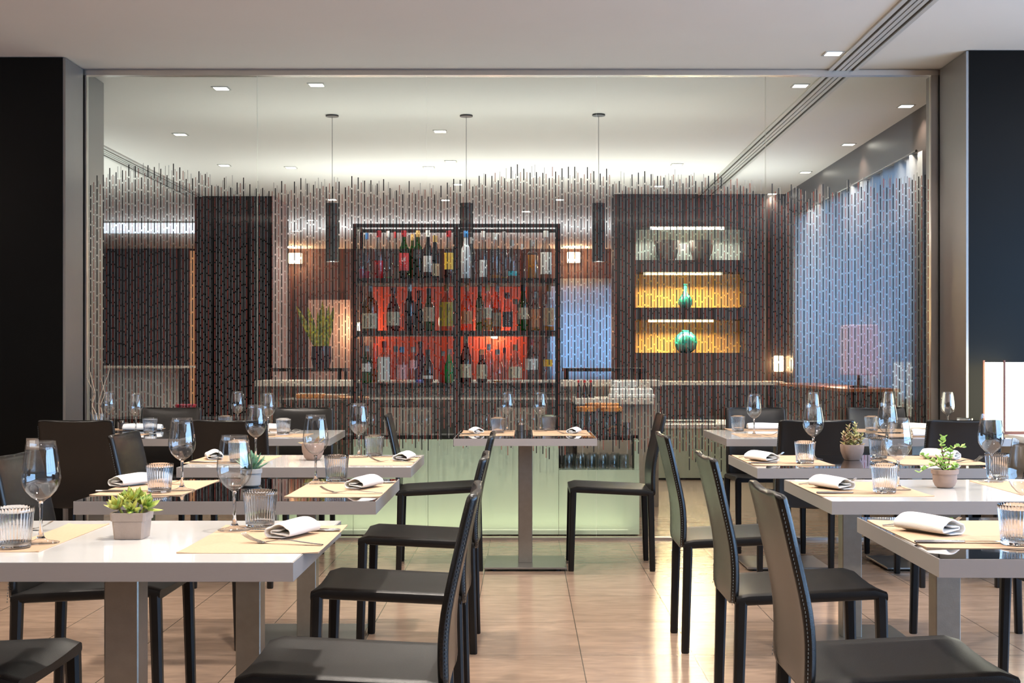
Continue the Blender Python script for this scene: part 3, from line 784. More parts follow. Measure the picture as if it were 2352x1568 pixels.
p = P(302, 1235, TZ); pot_square(p[0], 3.10, 'yellow-green rosette succulent in square grey clay pot on the nearest white table')
def pot_round(x, y, label, prof, pm, tilt=0):
    t = thing('potted_succulent', label, 'potted plant', (x, y, TZ), 0, 'little potted succulents')
    r1, zt = max(r for r, z in prof), prof[-1][1]
    inner = [(prof[-1][0]-.005, zt), (prof[-1][0]-.006, zt-.012)]
    obj('pot', lathe(nb(), [(0, .0008)]+prof+inner+[(0, zt-.016)], 40), pm, t, angle=40)
    obj('soil', lathe(nb(), [(prof[-1][0]-.006, zt-.013), (.012, zt-.008), (0, zt-.007)], 24), soil, t)
    return t
# agave on the second table
p = P(576, 1117, TZ)
t = pot_round(p[0], p[1], 'small agave in round pale grey pot on the black-topped second table', [(.027, .0012), (.032, .006), (.0345, .045), (.0372, .0455), (.0378, .059), (.0365, .060)], clay3)
rr = random.Random(8); bm = nb()
for k in range(24):
    a = k*2.39996; el = .35+1.05*(k/24); L = rr.uniform(.065, .082)*(1-.15*k/24)
    leaf(bm, (0, 0, .052), (math.cos(a)*math.cos(el), math.sin(a)*math.cos(el), math.sin(el)), L, .019, curl=.12, thick=.22)
obj('foliage', bm, sm2, t, angle=60)
# bowl pot on the third white table
p = P(717, 1057, TZ)
t = pot_round(p[0], p[1]+.02, 'round clay bowl pot with a few pale leaves on the third white table', [(.026, .0012), (.036, .012), (.045, .035), (.0472, .058), (.046, .072), (.044, .073)], clay2)
bm = nb(); rr = random.Random(5)
for a in (2.9, 3.3, 2.5, .3, 1.2, 4.4, 5.2): leaf(bm, (.02*math.cos(a), .02*math.sin(a), .064), (math.cos(a), math.sin(a)*.6, .18 if 2 < a < 4 else .9), .045, .018, curl=.05)
obj('foliage', bm, sm3, t, angle=60)
# sedum in a tapered square-round pot, third table right
p = P(1957, 1056, TZ)
t = thing('potted_succulent', 'reddish-green upright sedum in rounded square brown pot on the black-topped third table', 'potted plant', (p[0], p[1], TZ), .1, 'little potted succulents')
def rsq(h, z, e=3.2, n=24):
    out = []
    for i in range(n):
        a = 2*PI*i/n; c, s = math.cos(a), math.sin(a)
        out.append((h*math.copysign(abs(c)**(2/e), c), h*math.copysign(abs(s)**(2/e), s), z))
    return out
obj('pot', loft(nb(), [rsq(.030, .001), rsq(.036, .012), rsq(.044, .035), rsq(.0465, .060), rsq(.0455, .066), rsq(.041, .066), rsq(.04, .055)]), clay2, t, angle=40)
obj('soil', loft(nb(), [rsq(.0395, .052), rsq(.0405, .058)]), soil, t)
bm = nb(); rr = random.Random(11); st = nb()
for (sx, sy, h, lx) in [(-.012, .0, .092, -.004), (.012, .004, .098, .004), (-.028, -.01, .05, -.012), (.028, -.006, .055, .012), (.0, -.022, .05, 0), (-.02, .02, .06, -.01), (.022, .022, .05, .01)]:
    tube(st, [(sx, sy, .055), (sx+lx, sy, .055+h)], [.0018, .001], 6)
    n = int(h/.0048)
    for k in range(n):
        u = k/n; a = k*2.39996; L = .031*(1-.5*u)
        leaf(bm, (sx+lx*u, sy, .058+h*u), (math.cos(a), math.sin(a), .35+.5*u), L, L*.55, curl=.1, thick=.25, n=4)
obj('foliage', bm, sm3, t, angle=60); obj('stems', st, stem_m, t)
# jade plant, second table right
p = P(2170, 1120, TZ)
t = pot_round(p[0], p[1], 'branching jade plant in round brown clay pot on the second white table at right', [(.024, .0012), (.032, .008), (.038, .022), (.0395, .046), (.0435, .0475), (.0445, .060), (.043, .0615)], clay2)
bm = nb(); st = nb(); rr = random.Random(2)
def branch(pts, r0, r1, leaves, L=.0165):
    V = [Vector((q[0]*1.35, q[1]*1.3, .05+(q[2]-.05)*1.22)) for q in pts]; n = len(V)
    tube(st, V, [r0+(r1-r0)*i/(n-1) for i in range(n)], 7)
    for k in range(leaves):
        u = .18+.82*k/(leaves-1); f = u*(n-1); i = min(int(f), n-2); c = V[i].lerp(V[i+1], f-i)
        for s in (0, PI):
            a = k*1.57+s+rr.uniform(-.3, .3); l = L*rr.uniform(.85, 1.25)
            leaf(bm, c, (math.cos(a), math.sin(a)*.8, rr.uniform(.1, .9)), l, l*.85, curl=.12, thick=.16, n=4)
branch([(.004, 0, .05), (-.003, 0, .085), (-.008, 0, .12), (-.004, 0, .145)], .0034, .0016, 9)
branch([(-.006, 0, .105), (.012, .004, .110), (.030, .002, .120), (.047, 0, .118)], .002, .0012, 6)
branch([(0, 0, .05), (-.015, -.006, .075), (-.038, -.006, .085), (-.058, -.008, .098)], .003, .0014, 8)
branch([(-.02, -.006, .072), (-.04, -.01, .068), (-.066, -.012, .052)], .0022, .0014, 5)
branch([(.006, .006, .05), (.014, .01, .08), (.018, .012, .105)], .0024, .0012, 6)
branch([(0, -.01, .05), (-.012, -.016, .075), (-.02, -.018, .09)], .0022, .001, 5)
branch([(.01, -.012, .05), (.024, -.014, .07)], .002, .001, 4)
obj('foliage', bm, sm4, t, angle=60); obj('stems', st, stem_m, t)

# twig vase on the far left table
p = P(226, 995, TZ)
t = thing('twig_vase', 'glass vase with curly pale twigs on the far left black-topped table', 'vase', (p[0], p[1], TZ+.0005))
obj('vase', lathe(nb(), [(0, .001), (.040, .001), (.045, .11), (.0465, .115), (.0445, .115), (.038, .006), (0, .006)], 40), GT, t, angle=60)
for k, pts in enumerate([[(0, 0, .01), (-.03, 0, .09), (-.035, 0, .16), (-.02, 0, .22), (-.03, 0, .28), (-.05, 0, .36), (-.05, 0, .41), (-.035, 0, .45)],
                         [(.01, 0, .01), (-.012, .01, .1), (-.04, .01, .17), (-.03, .01, .23), (-.055, .01, .29), (-.075, .01, .33)],
                         [(.01, .01, .01), (.02, .01, .1), (.01, .01, .16), (.03, .01, .22), (.025, .01, .27), (.01, .01, .32)],
                         [(.0, .02, .01), (.0, .02, .1), (-.005, .03, .18), (.02, .03, .27), (.05, .03, .35), (.055, .03, .40)]]):
    V = [Vector(q) for q in pts]; fine = []
    for i in range(len(V)-1):
        a, b, c, d = V[max(i-1, 0)], V[i], V[i+1], V[min(i+2, len(V)-1)]
        for s in range(5):
            u = s/5; fine.append(.5*((2*b)+(-a+c)*u+(2*a-5*b+4*c-d)*u*u+(-a+3*b-3*c+d)*u**3))
    fine.append(V[-1])
    obj('twig', tube(nb(), fine, [.0028-.0018*i/len(fine) for i in range(len(fine))], 6), mat('pale_twig', (.45, .36, .27), .7), t)
# small jars of salt and pepper near the far napkins
for (x, y, lab) in [(280, 986, 'small dark pepper pot beside the rolled napkin, far left table'), (1196, 991, 'small dark pepper pot at the back of the small middle table')]:
    p = P(x, y, TZ+.0008); t = thing('pepper_pot', lab, 'pepper pot', p)
    obj('body', lathe(nb(), [(0, 0), (.016, 0), (.016, .04), (0, .04)], 20), mat('pepper', (.05, .045, .045), .3), t)
    obj('cap', lathe(nb(), [(.0165, .0405), (.017, .052), (.010, .056), (0, .056)], 20), cutlery, t)

# ---------------------------------------------------------------- bar behind the glass
BF = 8.72
bt = thing('service_bar', 'long pale green glass bar front behind the partition', 'bar counter', (0, BF, 0))
def bfp(x0, x1, z0, z1): return bx(x0, x1, 0, .03, z0, z1)
segs = [(-1.80, -1.14, .01, .535), (-1.138, -.64, .01, .645), (-.638, .233, .01, .645), (.235, .772, .01, .440)]
for s in segs: obj('front_panel', bfp(*s), green_glass, bt)
obj('end_panel', bx(.742, .772, .032, .60, .01, .645), green_glass, bt)
obj('deck', bx(-1.80, .772, .17, .62, .630, .650), bar_steel, bt)
obj('lower_shelf', bx(.235, .74, .032, .5, .42, .440), green_glass, bt)
obj('plinth', bx(-1.78, .75, .04, .55, 0, .01), bar_steel, bt)
light('bar_light', 'AREA', (-.5, BF-.09, .03), 2.6, color=(1, .98, .68), shape='RECTANGLE', size=2.4, size_y=.03, rot=(PI, 0, 0))

RK0, RK1 = 8.85, 9.235
rk = thing('bar_rack', 'open black steel bottle rack with three shelves behind the glass', 'shelving', (0, RK0, 0))
xa, xm, xb = (815-HX)/F*RK0, (1048-HX)/F*RK0, (1283-HX)/F*RK0
rw = .014; zt = Q(0, 522, RK0)[2]
for x, z0 in ((xa, .535), (xm, .651), (xb, .441)):
    obj('post', bx(x-rw, x+rw, 0, .028, z0, zt), bar_steel, rk)
for x in (xa, xm, xb): obj('post', bx(x-.011, x+.011, RK1-RK0-.022, RK1-RK0, .651, zt), bar_steel, rk)
bm = nb(); box(bm, xa-rw, xb+rw, 0, .028, zt, zt+.025); box(bm, xa-rw, xb+rw, RK1-RK0-.028, RK1-RK0, zt, zt+.025)
for x in (xa, xb): box(bm, x-rw, x+rw, .028, RK1-RK0-.028, zt, zt+.025)
obj('top_rail', bm, bar_steel, rk)
SH = [Q(0, y, RK0)[2] for y in (638.5, 759, 879.5)]
for z in SH: obj('shelf', bx(xa-rw, xb+rw, -.004, RK1-RK0+.004, z-.033, z), bar_steel, rk)
bm = nb(); zr = Q(0, 1003, RK0)[2]
box(bm, -1.80, .775, -.01, .028, zr-.012, zr+.012)
obj('lower_rail', bm, bar_steel, rk)
for x in (.752,): obj('post', bx(x-.016, x+.016, -.01, .02, .441, zr), bar_steel, rk)

def tg(n, c, b=1.0): 
    if n not in MATS: thin_glass(n, c, 1.5, boost=b)
    return MATS[n]
BM = {
 'clear': lambda: tg('clear_bottle_glass', (.80, .83, .84), 2.6), 'frost': lambda: mat('frosted_bottle', (.72, .74, .76), .5),
 'green': lambda: tg('green_bottle_glass', (.10, .42, .12), 1.3), 'olive': lambda: tg('olive_bottle_glass', (.42, .34, .08), 1.3),
 'brown': lambda: tg('brown_bottle_glass', (.24, .08, .02), 1.2), 'black': lambda: mat('black_bottle', (.012, .012, .013), .12, coat=.5),
 'blue': lambda: tg('violet_blue_bottle_glass', (.32, .40, .85), 1.2), 'pink': lambda: tg('pinkish_bottle_glass', (.85, .70, .68), 1.4),
 'red': lambda: mat('red_bottle', (.60, .02, .02), .15, coat=.5), 'emer': lambda: mat('emerald_bottle', (.01, .30, .06), .12, coat=.5),
 'amber': lambda: tg('amber_bottle_glass', (.80, .40, .10), 1.3)}
LQ = {'red': (.75, .01, .015), 'orange': (.80, .28, .03), 'dark': (.06, .01, .01), 'gold': (.75, .45, .06), 'pink': (.55, .03, .09), 'teal': (.1, .55, .6), 'green': (.03, .35, .08)}
def lq(n):
    c = LQ[n]; return mat('liquid_'+n, c, .2, emit=None)
CP = {'red': (.55, .02, .02), 'white': (.75, .74, .70), 'gold': (.62, .38, .12), 'black': (.02, .02, .02), 'cork': (.50, .27, .11), 'blue': (.05, .25, .60), 'grey': (.35, .34, .33), 'orange': (.75, .25, .08)}
LB = {'red': (.62, .03, .03), 'cream': (.70, .58, .40), 'white': (.78, .76, .72), 'yellow': (.80, .50, .06), 'black': (.03, .03, .03), 'teal': (.02, .38, .45), 'orange': (.72, .26, .09), 'beige': (.60, .45, .29), 'gold': (.62, .46, .05), 'pink': (.75, .35, .38)}
def bottle(row, cx, w, top, body, liq, cap, lab, shape, dy, words):
    base = SH[row]; Y = RK0+.16+dy; s = Y/F
    X = ((800+cx/4.02)-HX)*s; H = CH-((500+top/4.02)-HY)*s-base-.001; R = w/4.02/2*s
    H = min(H, .318 if row else zt-base-.01)
    t = thing('bottle', words, 'bottle', (X, Y, base+.0008), 0, 'liquor bottles on the bar rack')
    rn = min(.0145, R*.42); hc = min(.045, H*.16)
    if shape == 's': prof = [(R*.92, 0), (R, .006), (R, H*.56), (R*.93, H*.63), (R*.6, H*.70), (rn*1.05, H*.77), (rn, H-hc)]
    elif shape == 'r': prof = [(R*.75, 0), (R*.95, .01), (R, H*.30), (R*.96, H*.48), (R*.72, H*.60), (rn*1.3, H*.68), (rn, H-hc)]
    elif shape == 'q': prof = [(R*.95, 0), (R, .005), (R, H*.60), (R*.95, H*.66), (rn*1.6, H*.70), (rn*1.1, H*.73), (rn, H-hc)]
    else: prof = [(R*.85, 0), (R, .008), (R, H*.46), (R*.9, H*.56), (R*.62, H*.68), (rn*1.1, H*.82), (rn, H-hc)]
    n = 20; md = None
    if shape == 'q': md = lambda k, i: (1/max(abs(math.cos(2*PI*i/n+.001)), abs(math.sin(2*PI*i/n+.001)))**.75 if k < 4 else 1)*.93
    bm = lathe(nb(), [(0, .002)]+prof+[(0, H-hc)], n, mod=(lambda k, i: md(k-1, i)) if md else None)
    obj('body', bm, BM[body](), t, angle=45)
    if liq:
        lm, lv = liq; pr = [(max(.001, r*.88), z+.004) for r, z in prof if z < H*lv]+[(max(.001, prof[2][0]*.88) if lv < .56 else rn, H*lv)]
        obj('liquid', lathe(nb(), [(0, .004)]+pr+[(0, H*lv)], n, mod=(lambda k, i: md(k-1, i)) if md else None), lq(lm), t, angle=45)
    obj('cap', lathe(nb(), [(0, H-hc+.0005), (rn*1.15, H-hc+.0005), (rn*1.2, H-.002), (rn*1.05, H), (0, H)], 14), mat('cap_'+cap, CP[cap], .35), t, angle=45)
    if lab:
        lc, z0, z1 = lab; r = R*1.012
        bm = nb(); m = 14; rows = []
        for k in range(m+1):
            a = -PI/2-1.15+2.3*k/m; rr = r*(md(2, int(round((a % (2*PI))/(2*PI)*n)) % n)*1.01 if md else 1)
            rows.append((bm.verts.new((rr*math.cos(a), rr*math.sin(a), H*z0)), bm.verts.new((rr*math.cos(a), rr*math.sin(a), H*z1)),
                         bm.verts.new((rr*.99*math.cos(a), rr*.99*math.sin(a), H*z0)), bm.verts.new((rr*.99*math.cos(a), rr*.99*math.sin(a), H*z1))))
        for p_, q_ in zip(rows, rows[1:]):
            bm.faces.new((p_[0], q_[0], q_[1], p_[1])); bm.faces.new((p_[2], p_[3], q_[3], q_[2]))
            bm.faces.new((p_[1], q_[1], q_[3], p_[3])); bm.faces.new((p_[0], p_[2], q_[2], q_[0]))
        lo = obj('label', bm, mat('label_'+lc, LB[lc], .6), t)
        ink = 'black' if lc not in ('black', 'red', 'teal') else 'white'
        bm = nb(); zc, zh = H*(z0+z1)/2, H*(z1-z0)
        def mark(a0, a1, za, zb):
            vs = []
            for a, z in ((a0, za), (a1, za), (a1, zb), (a0, zb)): vs.append(bm.verts.new((r*1.02*math.cos(-PI/2+a), r*1.02*math.sin(-PI/2+a), z)))
            bm.faces.new(vs); 
        rq = random.Random(int(cx)+row)
        if zh > .03 and not md:
            if lc == 'red':
                pts = [(-.45, .12), (-.2, .22), (-.35, .05), (-.1, -.02), (.05, .2), (.12, 0), (.3, .24), (.25, .02), (.5, .1)]
                for (a, z), (b, zz) in zip(pts, pts[1:]): 
                    da = .04; vs = [bm.verts.new((r*1.02*math.cos(-PI/2+q), r*1.02*math.sin(-PI/2+q), zc+zh*w_)) for q, w_ in ((a-da, z), (a+da, z+.05), (b+da, zz+.05), (b-da, zz))]
                    bm.faces.new(vs)
            for k in range(3):
                z = zc-zh*(.12+.13*k); wd = rq.uniform(.25, .6); mark(-wd, wd, z, z+zh*.05)
            if lc != 'red': mark(-.5, .5, zc+zh*.15, zc+zh*.28)
            obj('label_print', bm, mat('ink_'+ink, (.03, .03, .03) if ink == 'black' else (.75, .72, .68), .6), lo)
        else: bm.free()
    return t
T, M_, B_ = 0, 1, 2
BOT = [
 (T, 125, 56, 300, 'clear', ('pink', .35), 'black', ('black', .45, .9), 's', -.06, 'short bottle with dark label and red drink, far left of the top shelf'),
 (T, 172, 62, 140, 'clear', ('pink', .19), 'blue', None, 's', .05, 'clear bottle with pink drink and blue cap, left on the top shelf'),
 (T, 283, 90, 105, 'clear', ('red', .38), 'red', None, 's', -.02, 'clear bottle of bright red drink with red cap on top shelf'),
 (T, 370, 78, 100, 'clear', ('green', .05), 'white', None, 's', 0, 'clear bottle with white cap beside the bright red drink, top shelf'),
 (T, 435, 55, 100, 'clear', None, 'red', None, 't', .06, 'slim clear bottle with red cap left of the red-labelled green one'),
 (T, 515, 96, 95, 'green', ('dark', .16), 'red', ('red', .17, .53), 's', -.04, 'green bottle with red cap and big red label on the top shelf'),
 (T, 592, 60, 150, 'green', None, 'gold', None, 's', .09, 'green bottle half hidden behind the red-labelled one, top shelf'),
 (T, 643, 82, 100, 'green', ('dark', .24), 'gold', ('black', .42, .6), 's', -.03, 'green bottle with gold capsule and dark label on the top shelf'),
 (T, 735, 84, 105, 'black', None, 'white', ('white', .14, .47), 's', -.05, 'dark bottle with white and red label on the top shelf'),
 (T, 800, 88, 165, 'black', None, 'gold', ('beige', .08, .36), 's', .03, 'dark bottle with gold top near the middle of the top shelf'),
 (T, 928, 92, 95, 'clear', ('dark', .19), 'red', ('yellow', .20, .54), 's', -.02, 'clear bottle with red capsule and yellow label on the top shelf'),
 (T, 1085, 84, 105, 'frost', None, 'blue', None, 's', -.02, 'frosted white bottle with blue cap right of the post, top shelf'),
 (T, 1140, 76, 180, 'clear', None, 'grey', None, 's', .06, 'clear bottle behind the frosted one, top shelf'),
 (T, 1245, 70, 95, 'clear', None, 'white', ('white', .05, .4), 's', 0, 'plain clear bottle with white cap, right half of the top shelf'),
 (T, 1355, 88, 145, 'clear', ('orange', .09), 'white', ('black', .5, .64), 's', -.03, 'clear bottle with dark neck label and white cap, top shelf'),
 (T, 1437, 62, 105, 'clear', ('gold', .06), 'grey', None, 't', .04, 'tall slim clear bottle right half of the top shelf'),
 (T, 1512, 94, 205, 'clear', None, 'grey', ('teal', .08, .2), 's', -.03, 'clear bottle with turquoise base label on the top shelf'),
 (T, 1602, 52, 240, 'pink', None, 'grey', None, 's', .05, 'short narrow clear bottle left of the amber square one'),
 (T, 1700, 106, 205, 'clear', ('orange', .62), 'grey', None, 'q', -.02, 'square bottle full of amber drink on the top shelf'),
 (T, 1825, 110, 95, 'clear', None, 'white', ('white', .1, .55), 's', -.02, 'large clear bottle at the right end of the top shelf'),
 (M_, 200, 150, 620, 'olive', ('gold', .35), 'grey', ('cream', .05, .38), 's', -.02, 'wide olive-gold bottle with cream label at left of the middle shelf'),
 (M_, 415, 132, 640, 'brown', None, 'black', ('cream', .12, .43), 'r', -.02, 'round-shouldered brown bottle with beige label, middle shelf'),
 (M_, 565, 96, 610, 'black', None, 'white', ('black', .26, .32), 's', -.03, 'tall black bottle with white cap on the middle shelf'),
 (M_, 652, 78, 670, 'black', None, 'black', None, 't', .05, 'plain black tapering bottle behind, middle shelf'),
 (M_, 745, 112, 650, 'green', ('green', .25), 'black', ('beige', .22, .55), 'r', -.03, 'green bottle with long neck and beige label, middle shelf'),
 (M_, 905, 136, 610, 'clear', None, 'cork', ('gold', .1, .62), 's', -.02, 'wide clear bottle with golden label and cork stopper, middle shelf'),
 (M_, 1095, 106, 590, 'amber', None, 'orange', ('orange', .15, .43), 's', -.03, 'amber bottle with orange cap and orange label, middle shelf'),
 (M_, 1213, 80, 620, 'green', None, 'grey', ('beige', .2, .5), 's', .04, 'slim green bottle with beige label, right half of middle shelf'),
 (M_, 1285, 100, 600, 'clear', ('orange', .26), 'gold', ('cream', .27, .5), 's', -.04, 'clear bottle with orange drink below a cream label, middle shelf'),
 (M_, 1372, 88, 610, 'amber', ('orange', .5), 'grey', ('cream', .1, .4), 's', .03, 'amber bottle with tall grey cap, middle shelf right half'),
 (M_, 1470, 100, 690, 'pink', None, 'black', ('black', .1, .5), 'r', -.04, 'rounded clear bottle with black cap and dark label, middle shelf'),
 (M_, 1540, 78, 750, 'clear', None, 'grey', None, 'r', .06, 'short rounded clear bottle behind, middle shelf right'),
 (M_, 1615, 98, 610, 'green', ('green', .23), 'black', ('cream', .25, .5), 's', -.04, 'bright green bottle with cream label before the blue window'),
 (M_, 1722, 100, 680, 'clear', ('orange', .3), 'grey', ('orange', .1, .55), 's', 0, 'bottle with rusty brown label beside the bright green one'),
 (M_, 1850, 112, 620, 'clear', ('orange', .1), 'cork', ('beige', .12, .5), 's', -.02, 'clear bottle with cork stopper at the right end, middle shelf'),
 (B_, 170, 100, 1180, 'green', ('green', .28), 'grey', ('white', .3, .52), 's', -.04, 'green bottle with white band label, left end of the bottom shelf'),
 (B_, 242, 44, 1090, 'amber', ('orange', .3), 'orange', None, 't', .06, 'narrow amber bottle behind at the left of the bottom shelf'),
 (B_, 332, 122, 1140, 'clear', None, 'red', ('white', .06, .62), 'q', -.03, 'square pale bottle with white label and dark red cap, bottom shelf'),
 (B_, 437, 80, 1185, 'pink', None, 'grey', None, 's', .05, 'pinkish clear bottle with grey cap, bottom shelf left'),
 (B_, 493, 104, 1190, 'pink', None, 'blue', ('pink', .1, .5), 's', -.04, 'pinkish bottle with bright blue cap on the bottom shelf'),
 (B_, 597, 84, 1190, 'clear', None, 'grey', ('pink', .4, .62), 's', -.04, 'clear bottle with pink label left of the violet-blue one'),
 (B_, 664, 88, 1140, 'blue', None, 'black', None, 's', .04, 'violet-blue bottle on the bottom shelf'),
 (B_, 735, 104, 1215, 'black', None, 'black', ('white', .12, .22), 'r', -.05, 'squat black bottle with tiny white label, bottom shelf'),
 (B_, 872, 84, 1230, 'red', None, 'grey', None, 'r', .0, 'solid red bottle leaning among the bottom shelf bottles'),
 (B_, 932, 88, 1210, 'emer', None, 'grey', None, 'r', -.07, 'solid emerald green bottle in front of the red one'),
 (B_, 1085, 112, 1065, 'brown', ('dark', .5), 'pink' if False else 'cork', ('cream', .11, .4), 't', -.03, 'tall dark wine-like bottle with cream label, right of the post'),
 (B_, 1232, 102, 1215, 'brown', ('dark', .3), 'orange', ('beige', .12, .55), 'r', -.04, 'dark brown bottle with orange cap on the bottom shelf'),
 (B_, 1297, 80, 1165, 'clear', None, 'white', None, 's', .06, 'clear bottle with white cap behind, bottom shelf right half'),
 (B_, 1377, 112, 1215, 'clear', ('orange', .06), 'grey', None, 'r', -.04, 'round clear flask with a little amber drink, bottom shelf'),
 (B_, 1440, 60, 1200, 'clear', None, 'red', None, 's', .07, 'small clear bottle with red cap behind, bottom shelf right'),
 (B_, 1542, 132, 1170, 'clear', None, 'cork', ('cream', .12, .42), 'r', -.03, 'wide round clear bottle with pale label and cork, bottom shelf'),
 (B_, 1692, 122, 1120, 'clear', None, 'red', ('white', .3, .55), 's', -.03, 'wide pale bottle with dark red cap before the blue window'),
 (B_, 1842, 92, 1060, 'clear', None, 'grey', ('yellow', .35, .5), 't', -.02, 'tall tapering clear bottle at the right end, bottom shelf'),
]
for b in BOT: bottle(*b)

# jars with orange lids on the bar deck, steel cup, upturned tumblers and stemware
def jar(px, w, label, cont, Y=9.02, top=934):
    X = (px-HX)/F*Y; r = w/2/F*Y; z0 = .6505; H = Q(0, top+10, Y)[2]-z0
    t = thing('storage_jar', label, 'jar', (X, Y, z0))
    obj('glass', lathe(nb(), [(0, .001), (r*.95, .001), (r, .01), (r, H), (r-.003, H), (r-.004, .008), (0, .008)], 32), MATS['clear_bottle_glass'], t, angle=50)
    obj('lid', lathe(nb(), [(0, H+.0005), (r*1.02, H+.0005), (r*1.04, H+.028), (r*.98, H+.032), (0, H+.032)], 32), orange_lid, t)
    rr = random.Random(px); bm = nb()
    for k in range(26):
        a = rr.uniform(0, 6.28); q = rr.uniform(0, r*.62); x, y, z = q*math.cos(a), q*math.sin(a), .016+rr.uniform(0, .05)
        s = rr.uniform(.008, .014)
        lathe(bm, [(0, z-s*.4), (s, z), (0, z+s*.4)], 7, x, y)
    obj('contents', bm, cont, t); return t
jar(1346, 46, 'glass jar with orange lid holding dark red petals on the bar deck', mat('dried_petals', (.20, .02, .03), .7))
jar(1403, 50, 'glass jar with orange lid holding dried orange slices on the bar deck', mat('dried_orange', (.62, .22, .04), .6))
jar(1383, 76, 'wide orange-lidded glass jar behind the other two', mat('dried_nuts', (.25, .12, .05), .7), Y=9.24, top=926)
X = (1440-HX)/F*9.1
t = thing('steel_cup', 'steel cup right of the orange-lidded jars', 'cup', (X, 9.1, .6505))
obj('body', lathe(nb(), [(0, .001), (.026, .001), (.028, .09), (.026, .09), (.024, .006), (0, .006)], 24), inox, t, angle=50)
obj('stand', bx(-.03, .03, .035, .05, 0, .06), bar_steel, t)
n = 0
first = None
for k, px in enumerate((1303, 1329, 1355, 1381, 1407, 1433)):
    for q, Y in enumerate((8.80, 8.93)):
        X = (px+6*q-HX)/F*Y
        if X > .70: continue
        lab = ['front row', 'back row'][q]
        lab = 'upturned clear tumbler in the %s under the bar deck, %s' % (lab, ['leftmost', 'second from left', 'third from left', 'third from right', 'second from right', 'rightmost'][k])
        if first is None:
            first = thing('bar_tumbler', lab, 'tumbler', (X, Y, .4415), 0, 'upturned tumblers in the bar niche')
            obj('glass', lathe(nb(), [(.034, .001), (.036, .02), (.033, .085), (.028, .10), (0, .102), (0, .094), (.026, .092), (.0315, .08), (.034, .02), (.0325, .001)], 28), MATS['clear_bottle_glass'], first, angle=60)
        else: dup(first, (X, Y, .4415), 0, lab)
first = None
for k, (px, Y) in enumerate([(828, 9.1), (852, 9.0), (948, 9.12), (975, 9.05), (1112, 9.05), (1140, 9.15), (1195, 9.05), (1222, 9.12), (1262, 9.02)]):
    X = (px-HX)/F*Y
    lab = 'empty balloon glass on the bar deck, ' + ['leftmost of the row', 'second from the left', 'left one behind the middle chair back', 'right one behind the middle chair back', 'left of the middle table setting', 'behind the middle table left tumbler', 'between the middle table wine glasses', 'behind the middle table right glass', 'beside the right rack post'][k]
    if first is None:
        first = thing('bar_wine_glass', lab, 'wine glass', (X, Y, .6505), 0, 'balloon glasses on the bar deck')
        obj('bowl', lathe(nb(), [(.004, .055), (.02, .06), (.036, .078), (.041, .098), (.037, .125), (.031, .145), (.030, .145), (.036, .125), (.040, .098), (.035, .08), (.018, .064), (0, .06)], 28), GB, first, angle=70)
        obj('stem', lathe(nb(), [(0, .001), (.034, .001), (.03, .004), (.005, .009), (.0035, .03), (.005, .055), (0, .056)], 20), GS, first, angle=60)
    else: dup(first, (X, Y, .6505), 0, lab)

# raised bar ledge and work counter
cn = thing('bar_counter', 'long beige bar counter with raised ledge behind the bottle rack', 'bar counter', (0, 10.0, 0))
obj('ledge', bx(-2.14, 1.10, .40, .85, .966, 1.012), bar_top_m, cn)
obj('ledge_wall', bx(-2.12, 1.08, .46, .60, 0, .966), bar_panel_m, cn)
obj('worktop', bx(-1.83, .36, -.25, .455, .852, .880), inox, cn)
obj('worktop', bx(.385, .97, -.25, .455, .845, .885), bar_top_m, cn)
obj('cabinet', bx(-1.81, .34, -.22, .455, 0, .851), inox, cn)
obj('cabinet', bx(.40, .95, -.22, .455, 0, .844), bar_panel_m, cn)
for z in (.905, .93): obj('rail', bx(-1.1, .35, .448, .458, z, z+.008), inox, cn)
for k, x in enumerate((-1.45, -1.05, -.65, -.2)):
    obj('door_panel', bx(x, x+.36, -.235, -.221, .12, .82), [inox, bar_panel_m][k % 2], cn)
# things on the counter
Y = 10.1
for (x0, x1, y0, lab, m) in [(683, 745, 903, 'orange cardboard box at the left of the work counter', 'bc1'), (748, 798, 905, 'brown carton beside the orange box on the work counter', 'bc2')]:
    a = (x0-HX)/F*Y; b = (x1-HX)/F*Y; z = Q(0, y0, Y)[2]
    t = thing('carton', lab, 'box', ((a+b)/2, Y, .8805))
    obj('body', bx(-(b-a)/2, (b-a)/2, -.08, .08, 0, z-.8805-.004, bev=.003), mat(m, (.62, .24, .06) if m == 'bc1' else (.40, .20, .09), .6, noise=.2, nscale=20), t)
    obj('flap', bx(-(b-a)/2+.004, (b-a)/2-.004, -.07, .07, z-.8805-.0035, z-.8805), bar_top_m, t)
t = thing('serving_board', 'round wooden board on the work counter left of the rack post', 'board', ((815-HX)/F*9.95, 9.93, .881))
obj('board', lathe(nb(), [(0, 0), (.11, 0), (.115, .008), (.11, .016), (0, .016)], 28), mat('board_wood', (.45, .22, .09), .5, noise=.2, nscale=20), t)
t = thing('coffee_machine', 'cream coffee machine at the right end of the work counter', 'coffee machine', ((1448-HX)/F*10, 10, .8855))
obj('body', bx(-.15, .17, -.02, .2, 0, .075, bev=.012), white_m, t); obj('head', bx(-.14, .05, 0, .18, .076, .13, bev=.006), white_m, t)
obj('drip_tray', bx(-.17, .18, -.10, -.021, 0, .03, bev=.006), white_m, t); obj('cup_rail', bx(.07, .15, 0, .16, .076, .12), bar_top_m, t)
